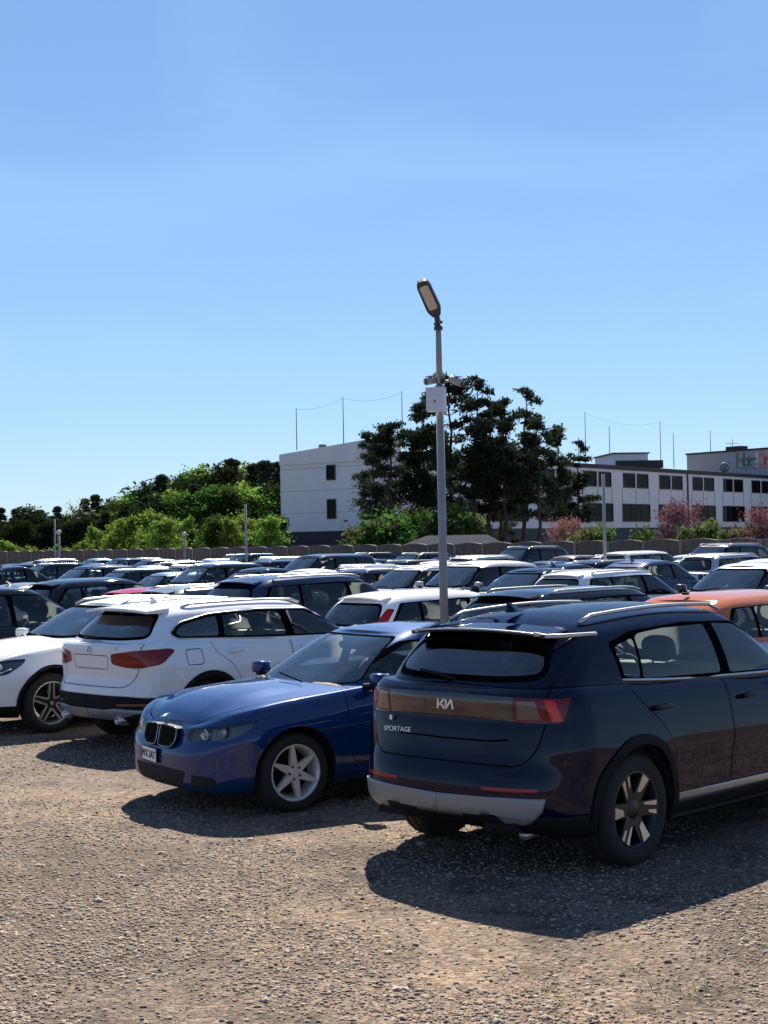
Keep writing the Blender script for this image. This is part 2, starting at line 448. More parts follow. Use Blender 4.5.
def upper_shell(S, counts):
    g = S['g']; zs = pchip(S['zsh']); cw = pchip(S['crown'])
    cb = lambda x: g['wb'] * pchip(g['wbt'])(x) if 'wbt' in g else np.full(np.shape(x), g['wb'])
    rb = lambda x: g['wr'] * pchip(g['wrt'])(x) if 'wrt' in g else np.full(np.shape(x), g['wr'])
    B = outline(g['bx1'], g['bx0'], cb, g.get('cfb', .35), g.get('pf', 4), g.get('crb', .3), g.get('pr', 4), counts)
    T = outline(g['rx1'], g['rx0'], rb, g.get('cfr', .22), g.get('pf', 4), g.get('crr', .18), g.get('pr', 4), counts)
    NT = normals2(T); NB = normals2(B)
    zr = pchip(g['zr']); zB = zs(B[:, 0]) + g.get('dz', -.035); zT = zr(T[:, 0])
    t = np.array([0, .06, .12, .2, .28, .36, .44, .52, .6, .68, .76, .83, .89, .935, .97, 1.0])
    nu, nt_ = len(B), len(t); V = []
    for i in range(nu):
        for tt in t:
            k = max(0, (tt - .80) / .20); roll = g.get('roll', .07) * k ** 2.2
            bl = g.get('bulge', .03) * math.sin(math.pi * tt) * (NB[i, 1] ** 2 + .6 * NB[i, 0] ** 2)
            x = B[i, 0] * (1 - tt) + T[i, 0] * tt + NB[i, 0] * bl - NT[i, 0] * roll
            y = B[i, 1] * (1 - tt) + T[i, 1] * tt + NB[i, 1] * bl - NT[i, 1] * roll
            z = zB[i] * (1 - tt) + zT[i] * tt - .35 * g.get('roll', .07) * k ** 2.2 * 0
            if i in (0, nu - 1): y = 0
            V.append((x, max(0, y), z))
    F = [(i * nt_ + j, (i + 1) * nt_ + j, (i + 1) * nt_ + j + 1, i * nt_ + j + 1) for i in range(nu - 1) for j in range(nt_ - 1)]
    ss = [.05, .12, .22, .34, .48, .62, .76, .9, 1.0]; base = len(V); ns = len(ss)
    for i in range(nu):
        x, y, z = V[i * nt_ + nt_ - 1]
        c = g.get('crown', .05) * min(1, max(0, (min(g['rx1'] - x, x - g['rx0']) + .02) / .5)) ** .5
        for q in ss: V.append((x, y * (1 - q), z + c * (1 - (1 - q) ** 2.2)))
    idx = lambda i, k: i * nt_ + nt_ - 1 if k == 0 else base + i * ns + k - 1
    F += [(idx(i, k), idx(i + 1, k), idx(i + 1, k + 1), idx(i, k + 1)) for i in range(nu - 1) for k in range(ns)]
    top = [V[base + i * ns + k] for i in range(nu) for k in range(ns)]
    sh = Shell(V, F); sh.roof = (top, nu, ns)
    return sh, B, T

def circle(cx, cz, r, n=32, zmin=None):
    return [(cx + r * math.cos(2 * math.pi * i / n), cz + r * math.sin(2 * math.pi * i / n)) for i in range(n)]

# ---- wheels
def tyre_bm(Rr, rim, wd):
    k = Rr - rim; h = wd / 2
    prof = [(rim - .012, -h * .80), (rim + .01, -h * .92), (rim + k * .45, -h * 1.0), (rim + k * .8, -h * .93), (Rr - .012, -h * .80), (Rr, -h * .6), (Rr, -h * .33), (Rr - .008, -h * .31), (Rr - .008, -h * .25), (Rr, -h * .23),
            (Rr, h * .23), (Rr - .008, h * .25), (Rr - .008, h * .31), (Rr, h * .33), (Rr, h * .6), (Rr - .012, h * .80), (rim + k * .8, h * .93), (rim + k * .45, h * 1.0), (rim + .01, h * .92), (rim - .012, h * .80)]
    return MB().lathe(prof, 0, 48)
def rot(poly, a): c, s = math.cos(a), math.sin(a); return [(u * c - v * s, u * s + v * c) for u, v in poly]
def rim_bm(rim, wd, style):
    b = MB(); h = wd / 2
    b.lathe([(rim + .012, h * .80), (rim + .014, h * .88), (rim - .004, h * .90), (rim - .016, h * .80), (rim - .026, h * .5), (rim - .05, -h * .3), (rim - .03, -h * .85), (rim + .01, -h * .9)], 0 if style != 'kia' else 1, 48)
    b.lathe([(0.001, -h * .15), (.17, -h * .15), (.17, -h * .05), (.001, -h * .05)], 2, 24)     # brake disc
    o0, o1 = h * .38, h * .74
    f0 = lambda dz: (lambda u, v, y: (u, y - dz * math.hypot(u, v) * 0 , v))
    def dish(u, v, y):
        r = math.hypot(u, v); return (u, y + .02 * (r / rim) ** 2, v)
    if style == 'star6':
        for k in range(6):
            a = k * math.pi / 3 + math.pi / 2
            b.prism(rot([(.03, -.026), (.075, -.032), (rim - .01, -.012), (rim - .01, .012), (.075, .032), (.03, .026)], a), o0, o1, 0, dish)
        b.lathe([(.001, o1 + .004), (.03, o1 + .006), (.035, o1), (.07, o1 - .002), (.07, o0)], 0, 24)
        for k in range(5): a = k * 2 * math.pi / 5; b.lathe([(.001, o1 + .003), (.011, o1 + .003), (.011, o1 - .01)], 2, 8, (.052 * math.cos(a), 0, .052 * math.sin(a)))
    elif style == 'five':
        for k in range(5):
            a = k * 2 * math.pi / 5 + math.pi / 2
            b.prism(rot([(.03, -.05), (rim - .012, -.030), (rim - .012, .030), (.03, .05)], a), o0, o1 - .008, 1, dish)
            for sg in (-1, 1):
                b.prism(rot([(.05, sg * .024), (.05, sg * .046), (rim - .008, sg * .034), (rim - .008, sg * .016)], a), o0, o1, 0, dish)
        b.lathe([(.001, o1 + .004), (.03, o1 + .004), (.034, o1 - .006), (.068, o1 - .006), (.068, o0)], 1, 24)
        b.lathe([(.001, o1 + .008), (.024, o1 + .008), (.026, o1)], 0, 20)
    elif style == 'kia':
        for k in range(6):
            a = k * math.pi / 3 + .35
            b.prism(rot([(.04, -.045), (rim - .01, -.050), (rim - .01, .050), (.04, .045)], a), o0, o1 - .008, 1, dish)
            w0, w1 = (.018, .044)
            if k % 2 == 0: b.prism(rot([(.11, -.030), (rim - .012, -.046), (rim - .012, .030), (.125, .006)], a), o0, o1, 0, dish)
            else:
                b.prism(rot([(.10, -.036), (rim - .012, -.046), (rim - .012, -.012), (.12, -.022)], a), o0, o1, 0, dish)
                b.prism(rot([(.15, .012), (rim - .012, .016), (rim - .012, .044), (.16, .030)], a), o0, o1, 0, dish)
        b.lathe([(.001, o1 + .004), (.045, o1 + .004), (.062, o1 - .004), (.075, o1 - .01), (.08, o0)], 1, 24)
    else:
        for k in range(7):
            a = k * 2 * math.pi / 7
            b.prism(rot([(.03, -.03), (rim - .01, -.022), (rim - .01, .022), (.03, .03)], a), o0, o1, 0, dish)
        b.lathe([(.001, o1 + .004), (.05, o1 + .004), (.065, o1 - .004), (.065, o0)], 0, 20)
    return b

def text_mesh(txt, size, depth=.004, shear=0, bold=0.0):
    c = bpy.data.curves.new('lettering', 'FONT'); c.body = txt; c.size = size; c.extrude = depth; c.align_x = 'CENTER'; c.align_y = 'CENTER'; c.shear = shear; c.offset = bold
    o = bpy.data.objects.new('lettering', c); COL.objects.link(o)
    dg = bpy.context.evaluated_depsgraph_get(); me = bpy.data.meshes.new_from_object(o.evaluated_get(dg))
    bpy.data.objects.remove(o); bpy.data.curves.remove(c)
    V = [tuple(v.co) for v in me.vertices]; F = [tuple(p.vertices) for p in me.polygons]; bpy.data.meshes.remove(me)
    return V, F
def placed(V, o, ex, ey, ez):
    o, ex, ey, ez = map(Vector, (o, ex, ey, ez)); return [o + ex * v[0] + ey * v[1] + ez * v[2] for v in V]

def seat_bm(x, y, light=False, back=.62, z0=.30):
    b = MB(); M = Matrix.Rotation(R(-14), 3, 'Y')
    b.rbox((x, y, z0 + .16), (.50, .50, .16)); b.rbox((x - .30, y, z0 + .16 + back * .5), (.15, .48, back + .08), M=M)
    b.rbox((x - .40, y, z0 + .30 + back), (.11, .27, .19), M=M, e=3)
    for s in (-.06, .06): b.tube([(x - .37, y + s, z0 + .05 + back), (x - .395, y + s, z0 + .28 + back)], .008, 1, 6)
    return b

def build_car(S, label, group='cars parked in rows on the gravel lot', name='parked_car', hero=False):
    ds = .042 if hero else .085
    pm, pu = S['paint'], S.get('paint_up', S['paint'])
    root = empty(name); tag(root, label, 'car', group)
    xf, xr = S['wb'] / 2 + S['fo'], -(S['wb'] / 2 + S['ro'])
    lo, P, wf = lower_shell(S, ds); g = S['g']
    up, B, T = upper_shell(S, (16, 40, 16) if hero else (9, 20, 9))
    zs = pchip(S['zsh'])
    # the hole in the lower shell under the cabin
    fp = [(float(x), float(y)) for x, y in B]; fp = [(x - .10 * (1 if x > 0 else -1) * 1, y - .045 if y > .08 else y) for x, y in fp]
    fp = [(x, max(-.05, y)) for x, y in fp]; fp[0] = (fp[0][0], -.05); fp[-1] = (fp[-1][0], -.05)
    fp = fp[::2] + [fp[-1]]
    lo.cut(fp, 'top', 'hole', mind=.35); lo.drop('hole')
    # wheel arches
    aR = S.get('aR', S['R'] + .055)
    for f in S['lower']: f(lo, S)
    for xw in (S['wb'] / 2, -S['wb'] / 2):
        if S.get('arch_trim'): lo.cut(circle(xw, S['R'], aR + S['arch_trim'], 36), 'side', 'arch_trim', mind=.3)
        lo.cut(circle(xw, S['R'], aR, 36), 'side', 'arch', mind=.3)
    lo.drop('arch')
    for f in S['upper']: f(up, S)
    lo.finish(); up.finish()
    used_lo = {'body', 'gap'}; used_up = {'body', 'seal'}
    # parts of the shell: (name, shell, regions, material(s), twin)
    V, N, F, M = lo.part({'body': 0, 'gap': 1}); o1 = (V, N, F, M)
    V2, N2, F2, M2 = up.part({'body': 2, 'seal': 3}); k = len(V)
    body = mesh_obj('body', V + V2, F + [[i + k for i in f] for f in F2], [pm, GAP, pu, GSEAL], root, M + M2, True, N + N2)
    made = {}
    for (pn, which, regs, mats, twin, *ex) in S['parts']:
        sh = lo if which == 'lo' else up
        mats_ = [pm if q == 'paint' else pu if q == 'paint_up' else q for q in (mats if isinstance(mats, list) else [mats])]
        opt = ex[0] if ex else {}
        for side in ((1, -1) if twin else (None,)):
            V, N, F, M = sh.part(regs, side)
            if not F: continue
            off = opt.get('off', 0)
            if off: V = [(v[0] + n_[0] * off, v[1] + n_[1] * off, v[2] + n_[2] * off) for v, n_ in zip(V, N)]
            par = made.get((opt['under'], side), root) if 'under' in opt else root
            o = mesh_obj(pn, V, F, mats_, par, M, True, N)
            made[(pn, side)] = o; made.setdefault((opt.get('as', pn), side), o)
            if opt.get('thick'):
                md = o.modifiers.new('thickness', 'SOLIDIFY'); md.thickness = opt['thick']; md.offset = 1 if opt.get('out') else -1
            if opt.get('bowl'):
                V3 = [(v[0] - n_[0] * .045, v[1] - n_[1] * .045, v[2] - n_[2] * .02) for v, n_ in zip(V, N)]
                bw = mesh_obj('lamp_bowl', V3, F, opt['bowl'], o, None, True, N)
    root_parts = made
    # inner shell: floor, wells, headliner, dashboard
    ub = MB(); zf = S.get('zfloor', float(pchip(S['zb'])(0)) + .03)
    for xw in (S['wb'] / 2, -S['wb'] / 2):
        for sg in (1, -1):
            y1 = sg * (float(wf(xw)) - .035); y0 = sg * (float(wf(xw)) - .40)
            ub.lathe([(aR + .02, y1), (aR + .02, y0), (.01, y0)], 0, 18, (xw, 0, S['R']), a0=R(-12), a1=R(192))
    hw = S['W'] / 2 - .06
    ub.box((0, 0, zf), (S['wb'] - 2 * aR - .05, 2 * hw, .03), 0); ub.box((0, 0, zf + .1), (xf - xr - .45, 2 * (hw - .40), .03), 0)
    for xx, ln in ((xf - .42, .40), (xr + .40, .40)): ub.box((xx, 0, zf + .07), (ln, 1.05, .03), 0)
    # cabin tub walls
    Bl = [(x * .985, y - .03) for x, y in B]; n_ = len(Bl); zt = [float(zs(x)) - .06 for x, _ in Bl]
    for sg in (1, -1):
        Vt = [(x, max(0, y) * sg, z) for (x, y), z in zip(Bl, zt)] + [(x, max(0, y) * sg, zf + .2) for x, y in Bl]
        ub.add(Vt, [(i, i + 1, i + 1 + n_, i + n_) for i in range(n_ - 1)], 0)
    ub.build('underbody', DARKIN, root)
    top, nu, ns = up.roof
    Vh = []; Fh = []
    for sg in (1, -1):
        k = len(Vh); Vh += [(x * .97, y * sg * .97, z - .035) for x, y, z in top]
        Fh += [(k + i * ns + j, k + (i + 1) * ns + j, k + (i + 1) * ns + j + 1, k + i * ns + j + 1) for i in range(nu - 1) for j in range(ns - 1)]
    mesh_obj('headliner', Vh, Fh, LINER, root, None, True)
    zbelt = float(zs(.4)); sx = S.get('seatx', .25); sm = S.get('seatm', SEATM); sz = zbelt - .70
    for y in (.37, -.37): seat_bm(sx, y, z0=sz).build('seat', [sm, BLACKP], root, True)
    rb = MB(); rx = sx - .92; rb.rbox((rx, 0, sz + .14), (.5, 1.24, .16)); rb.rbox((rx - .28, 0, sz + .42), (.16, 1.26, .58), M=Matrix.Rotation(R(-16), 3, 'Y'))
    for y in (-.4, .4): rb.rbox((rx - .38, y, sz + .74), (.09, .25, .15), e=3)
    rb.build('rear_seat', sm, root, True)
    db = MB(); dx = g['bx1'] - .42; wd = g['wb'] * 2 - .16
    db.rbox((dx, 0, zbelt - .10), (.62, wd, .26), e=5); db.rbox((dx - .22, .37, zbelt - .01), (.18, .36, .12))
    db.build('dashboard', DASH, root, True)
    st = MB(); Mx = Matrix.Rotation(R(-62), 3, 'Y'); c = Vector((dx - .42, .37, zbelt - .06))
    st.tube([c + Mx @ Vector((.18 * math.cos(a), .18 * math.sin(a), 0)) for a in np.linspace(0, 2 * math.pi, 25)], .016, 0, 6)
    st.tube([c + Mx @ Vector((0, .17, 0)), c + Mx @ Vector((0, -.17, 0))], .02, 0, 6)
    st.build('steering_wheel', BLACKP, root, True)
    mr = MB().rbox((g['rx1'] + .10, 0, float(pchip(g['zr'])(g['rx1'])) - .10), (.03, .22, .07), e=3); mr.build('rear_view_mirror', BLACKP, root, True)
    # mirrors
    mx, mz = S.get('mirror', (g['bx1'] - .42, zbelt + .08))
    for sg in (1, -1):
        y = sg * (S['W'] / 2 + .05)
        b = MB().rbox((mx, y, mz), (.12, .17, .115), 0, 0, Matrix.Rotation(R(-8 * sg), 3, 'Z'), e=3.2)
        b.tube([(mx + .03, sg * (S['W'] / 2 - .10), mz - .06), (mx + .02, y, mz - .05)], .028, 1, 8)
        b.rbox((mx - .062, y, mz), (.012, .165, .10), 0, 2, e=5)
        b.build('mirror', [S.get('mirror_paint', pm), BLACKP, CHROME], root, True)
    # wheels
    tb, rbm = None, None
    for xw in (S['wb'] / 2, -S['wb'] / 2):
        for sg in (1, -1):
            wo = empty('wheel'); wo.parent = root
            wo.location = (xw, sg * (float(wf(xw)) - S.get('inset', .02) - S['tw'] / 2), S['R'] - .004)
            wo.rotation_euler = (0, (random.random() if not hero else S.get('wrot', 0)), 0 if sg > 0 else math.pi)
            if hero and xw > 0 and S.get('steer'): wo.rotation_euler.z += S['steer']
            if tb is None:
                tb = tyre_bm(S['R'], S['rim'], S['tw']).build('tyre', RUBBER, wo, True); rbm = rim_bm(S['rim'], S['tw'], S.get('rimstyle', 'seven')).build('rim', [S.get('alloy', ALLOY), DALLOY, BLACKP], wo, angle=R(35))
            else:
                for q in (tb, rbm): c = q.copy(); COL.objects.link(c); c.parent = wo
    for f in S.get('extra', []): f(root, S, made, lo, up)
    return root

# ---- generic feature makers (each returns a function of (shell, spec))
def F_ring(poly, proj, region, wd=.007, mind=.25, gap='gap'): return lambda sh, S: sh.ring(poly, proj, gap, region, wd, mind=mind)
def F_cut(poly, proj, region, mind=.25): return lambda sh, S: sh.cut(poly, proj, region, mind=mind)
def windows(dlo, panes, r=.04):
    fs = [F_cut(round_poly(dlo, r), 'side', 'seal', .3)]
    for i, p in enumerate(panes): fs.append(F_cut(round_poly(p, .03), 'side', 'side_glass_%d' % i, .3))
    return fs
def screen(proj, zb, zt, yb, yt, region, frit=.03, r=.10, mind=.2, drop=0):
    o = round_poly([(-.2, zb), (yb * .5, zb), (yb, zb + .02), (yt, zt), (yt * .5, zt + drop), (-.2, zt + drop)], [0, .1, r, r, .2, 0])
    i = round_poly([(-.3, zb + frit), (yb * .5, zb + frit), (yb - frit, zb + frit + .02), (yt - frit, zt - frit), (yt * .5, zt - frit + drop), (-.3, zt - frit + drop)], [0, .1, r * .8, r * .8, .2, 0])
    return [F_cut(o, proj, 'seal', mind), F_cut(i, proj, region, mind)]
def pt_y(P, y, front=True):
    h = P[:len(P) // 2] if front else P[len(P) // 2:][::-1]
    return float(np.interp(y, h[:, 1], h[:, 0])), y

def spoiler(root, x0, x1, w0, w1, z0, z1, th, m_, name='spoiler', under=BLACKP):
    b = MB(); V = []; ys = np.linspace(-1, 1, 11)
    for s in ys:
        k = 1 - .14 * abs(s) ** 3; c = .035 * (1 - s * s); xe = x0 + (x1 - x0) * (1 - .10 * abs(s) ** 2.5)
        V += [(x0, w0 * s, z0 + c - .008), (xe, w1 * s, z1 + c * .8), (xe, w1 * s, z1 + c * .8 - th * .55), (x0, w0 * s, z0 + c - .008 - th * 1.2)]
    F = []; M = []
    for i in range(10):
        for j in range(4): F.append((i * 4 + j, (i + 1) * 4 + j, (i + 1) * 4 + (j + 1) % 4, i * 4 + (j + 1) % 4)); M.append(1 if j == 2 else 0)
    F += [(0, 1, 2, 3), (43, 42, 41, 40)]; M += [0, 0]
    o = b.add(V, F).build(name, [m_, under], root, angle=R(40)); 
    return o
def rails(root, S, x0, x1, m_, y=None, h=.045, zoff=.0):
    g = S['g']; zr = pchip(g['zr'])
    for sg in (1, -1):
        y_ = sg * (y if y else g['wr'] - .075); xs = np.linspace(x0, x1, 14)
        pts = [(x, y_ * (1 - .02 * abs(x)), float(zr(x)) + zoff + h * min(1, (min(x - x0, x1 - x) / .12 + .05)) ** .6) for x in xs]
        MB().tube(pts, .015, 0, 8, flat=.9).build('roof_rail', m_, root, True)
def fin(root, x, z, m_):
    b = MB(); V = []
    for q, (hw, zz, xx) in enumerate(((.030, -.012, .10), (.022, .012, .05), (.012, .036, .0), (.005, .055, -.045))):
        V += [(x + xx, 0, z + zz), (x - .075, hw, z + zz), (x - .09, 0, z + zz), (x - .075, -hw, z + zz)]
    F = [(q * 4 + i, q * 4 + (i + 1) % 4, q * 4 + 4 + (i + 1) % 4, q * 4 + 4 + i) for q in range(3) for i in range(4)] + [(12, 13, 14, 15)]
    b.add(V, F).build('antenna_fin', m_, root, True)
def rod_antenna(root, x, z):
    MB().tube([(x, 0, z), (x - .16, 0, z + .26)], .007, 0, 6, r1=.004).rbox((x, 0, z), (.09, .05, .03)).build('antenna', BLACKP, root, True)
def handle(parent, x, y, z, m_, sg):
    MB().rbox((x, y + sg * .012, z), (.20, .035, .036), e=3).build('door_handle', m_, parent, True)
def emblem(root, o, ex, ey, ez, r, name='emblem'):
    b = MB(); n = 24
    def disc(r0, r1, h, mi, a0=0, a1=2 * math.pi, k=n):
        V = []; F = []
        for i in range(k + 1):
            a = a0 + (a1 - a0) * i / k; V += [(r0 * math.cos(a), r0 * math.sin(a), h), (r1 * math.cos(a), r1 * math.sin(a), h)]
        F = [(2 * i, 2 * i + 1, 2 * i + 3, 2 * i + 2) for i in range(k)]
        b.add(placed(V, o, ex, ey, ez), F, mi)
    disc(r * .64, r, .004, 0); disc(r * .92, r * 1.03, .005, 1)
    for q in range(4): disc(0, r * .64, .004, 2 + q % 2, q * math.pi / 2, (q + 1) * math.pi / 2, 6)
    return b.build(name, [GLOSSB, CHROME, mat('emblem_blue', (.02, .12, .42), .3), WPAPER], root)

# ------------------------------------------------------------------ car kinds
FD = lambda x, y: (-x + y) * .70711
RD = lambda x, y: (x + y) * .70711
def side_parts(panes, mats):
    return [('side_window', 'up', {'side_glass_%d' % i: 0}, mats[i], True) for i in range(len(panes))]
SCREENS = [('windscreen', 'up', {'windscreen': 0}, GLASSW, False)]

def generic(kind, paint_m, **o):
    """saloon, hatch, estate, suv: family cars of the far rows"""
    k = {'saloon': dict(wb=2.72, fo=.86, ro=1.02, W=1.80, H=1.43, R=.32, belt=.94, cowl=1.0, rf=.15, rr=-.95, rb=-1.62, nose=.66, hood=.90, deck=1.0),
         'hatch': dict(wb=2.58, fo=.82, ro=.72, W=1.76, H=1.49, R=.31, belt=.95, cowl=1.05, rf=.25, rr=-1.45, rb=-1.92, nose=.70, hood=.92, deck=.98),
         'estate': dict(wb=2.70, fo=.88, ro=.98, W=1.80, H=1.47, R=.32, belt=.95, cowl=1.02, rf=.2, rr=-1.85, rb=-2.22, nose=.68, hood=.91, deck=.99),
         'suv': dict(wb=2.66, fo=.88, ro=.88, W=1.84, H=1.64, R=.35, belt=1.06, cowl=1.05, rf=.25, rr=-1.65, rb=-2.08, nose=.82, hood=1.03, deck=1.12),
         'mpv': dict(wb=2.80, fo=.90, ro=.88, W=1.84, H=1.70, R=.33, belt=1.04, cowl=1.25, rf=.35, rr=-1.85, rb=-2.15, nose=.74, hood=.98, deck=1.06)}[kind]
    k = {**k, **o}; wb, W, H, b = k['wb'], k['W'], k['H'], k['belt']; xf, xr = wb / 2 + k['fo'], -(wb / 2 + k['ro'])
    wbh, wrh = W / 2 - .09, W / 2 - .27; ze = H - .055; sal = kind == 'saloon'
    zt = lambda x: float(pchip([(k['rr'] - .3, ze - .05), (k['rr'] + .3, ze), (-.3, ze + .012), (k['rf'], ze - .02)])(x))
    S = dict(paint=paint_m, wb=wb, fo=k['fo'], ro=k['ro'], W=W, R=k['R'], rim=k['R'] - .10, tw=.21, cf=.62, pf=3.0, cr=.42, pr=3.6, nv=13,
             zb=[(xr, .30), (xr + .3, .24), (0, .21), (xf - .4, .20), (xf, .22)],
             zsh=[(xr, k['deck'] - (.06 if sal else .0)), (xr + .22, k['deck']), (-.9, b + .03), (.5, b), (k['cowl'], k['hood'] - .02), (1.6, k['hood'] - .07), (xf - .25, k['nose'] + .06), (xf, k['nose'])],
             crown=[(xr, .0), (xr + .3, .03), (-.5, .05), (k['cowl'], .075), (1.7, .06), (xf, 0)],
             df=[(0, .10), (.12, .03), (.35, 0), (.6, .0), (.8, .03), (.93, .075), (1, .13)],
             ds=[(0, .09), (.1, .035), (.35, .006), (.55, .0), (.72, .012), (.88, .03), (.96, .055), (1, .10)],
             dr=[(0, .10), (.15, .01), (.35, 0), (.52, .03), (.75, .05), (.92, .06), (1, .10)],
             g=dict(bx0=k['rb'], bx1=k['cowl'] + .06, rx0=k['rr'], rx1=k['rf'], wb=wbh, wr=wrh, wbt=[(k['rb'], .90), (-.6, 1), (.4, 1), (k['cowl'], .96)], wrt=[(k['rr'], .92), (-.3, 1), (k['rf'], .97)],
                    zr=[(k['rr'] - .1, ze - .05), (k['rr'] + .35, ze), (-.2, ze + .012), (k['rf'] - .1, ze - .01), (k['rf'] + .1, ze - .03)], crown=.045))
    yb, yt = wbh * .90, wrh * .92
    top = ze - .075
    rq = k['rb'] + (.50 if sal else .34); rt = k['rr'] + (.02 if sal else .12)
    fq = k['cowl'] - .18; ft = k['rf'] + .02
    dlo = [(fq, b + .04), (ft, top), (-.3, top + .015), (rt, top - .02), (rq, b + .09)]
    lerp = lambda z, p, q: p[0] + (q[0] - p[0]) * (z - p[1]) / (q[1] - p[1])
    zb_, zt_ = b + .06, top - .018
    xfb, xft = lerp(zb_, (fq, b + .04), (ft, top)) - .05, lerp(zt_, (fq, b + .04), (ft, top)) - .05
    xrb, xrt = lerp(zb_ + .03, (rq, b + .09), (rt, top - .02)) + .04, lerp(zt_, (rq, b + .09), (rt, top - .02)) + .05
    panes = [[(-.12, zb_ + .005), (xfb, zb_), (xft, zt_), (-.16, zt_ + .012)], [(-.20, zb_ + .01), (-.24, zt_ + .01), (-1.0, zt_), (-1.02, zb_ + .02)]]
    if xrb < -1.12: panes.append([(-1.07, zb_ + .025), (-1.05, zt_ - .002), (xrt, zt_ - .015), (xrb, zb_ + .035)])
    S['upper'] = windows(dlo, panes) + screen('front', k['hood'] + .06, ze - .045, yb, yt, 'windscreen') + screen('rear', k['deck'] + .06, ze - .10, yb * .88, yt * .86, 'rear_window')
    n0 = k['nose']
    xh = xf - .55
    hl = [(FD(xf - .05, .42), n0 - .14), (FD(xf - .06, .42), n0 - .03), (FD(xh, W / 2 - .02), n0 + .07), (FD(xh + .05, W / 2), n0 - .06)]
    d0 = k['deck']
    tl = [(RD(xr + .04, .5), d0 - .20), (RD(xr + .05, .5), d0 - .08), (RD(xr + .5, W / 2), d0 - .03), (RD(xr + .42, W / 2), d0 - .18)]
    if kind in ('mpv',): tl = [(RD(xr + .10, .62), d0 - .35), (RD(xr + .12, .62), d0 + .05), (RD(xr + .40, W / 2), d0 + .05), (RD(xr + .33, W / 2), d0 - .33)]
    S['lower'] = [F_cut([(-1.02, .36), (-.16, .34), (-.16, b + .2), (-1.10, b + .2), (-1.02, .75)], 'side', 'rear_door'), F_cut([(-.15, .34), (.98, .36), (1.02, b + .2), (-.15, b + .2)], 'side', 'front_door'),
                  F_cut(round_poly(hl, .03), 'fdiag', 'headlight'), F_cut(round_poly(tl, .03), 'rdiag', 'tail_light'),
                  F_cut(round_poly([(-.2, n0 - .15), (.34, n0 - .15), (.38, n0 - .04), (-.2, n0 - .03)], .03), 'front', 'grille'), F_cut(round_poly([(-.2, .26), (.6, .26), (.5, .42), (-.2, .42)], .04), 'front', 'grille')]
    if kind == 'suv':
        S['lower'].append(F_cut([(-3, .0), (3, .0), (3, .34), (-3, .36)], 'side', 'arch_trim', .2)); S['arch_trim'] = .05
        S['lower'] += [F_cut([(-.5, 0), (1, 0), (1, .46), (-.5, .46)], 'rear', 'arch_trim')]
    if o.get('tall'): S['upper'].append(F_cut(round_poly([(-.90, d0 - .02), (-.71, d0 - .02), (-.56, ze - .17), (-.66, ze - .16)], .03), 'rdiag', 'tall_light', .05))
    S['parts'] = SCREENS + [('tail_light', 'up', {'tall_light': 0}, REDL, True), ('rear_window', 'up', {'rear_window': 0}, GLASSD if o.get('dark') else GLASSM, False)] + side_parts(panes, [GLASSM, GLASSD if kind in ('suv', 'mpv') else GLASSM, GLASSD]) + [
        ('door', 'lo', {'front_door': 0}, 'paint', True), ('door', 'lo', {'rear_door': 0}, 'paint', True), ('headlight', 'lo', {'headlight': 0}, CLEARL, True), ('tail_light', 'lo', {'tail_light': 0}, REDL, True),
        ('grille', 'lo', {'grille': 0}, GLOSSB, False), ('wheel_arch_trim', 'lo', {'arch_trim': 0}, BLACKP, False)]
    S['alloy'] = ALLOY
    ex = []
    if kind in ('estate', 'suv') and not o.get('norails'): ex.append(lambda root, S, *a: rails(root, S, k['rr'] + .25, k['rf'] - .1, o.get('railm', SATIN), h=.03))
    if not sal and not o.get('rod'): ex.append(lambda root, S, *a: spoiler(root, k['rr'] + .10, k['rr'] - .07, wrh - .14, wrh - .16, ze - .012, ze - .05, .03, S.get('paint_up', paint_m)))
    if o.get('rod'): ex.append(lambda root, S, *a: rod_antenna(root, k['rr'] + .15, H - .01))
    elif o.get('fin', kind == 'saloon'): ex.append(lambda root, S, *a: fin(root, k['rr'] + .25, H - .015, paint_m))
    ex.append(lambda root, S, *a: MB().tube([(k['cowl'] + .0, .1, k['hood'] + .075), (k['cowl'] - .25, .62, k['hood'] + .10)], .008, 0, 5).tube([(k['cowl'] + .0, -.45, k['hood'] + .075), (k['cowl'] - .18, .05, k['hood'] + .13)], .008, 0, 5).build('wiper', BLACKP, root))
    S['extra'] = ex
    return S

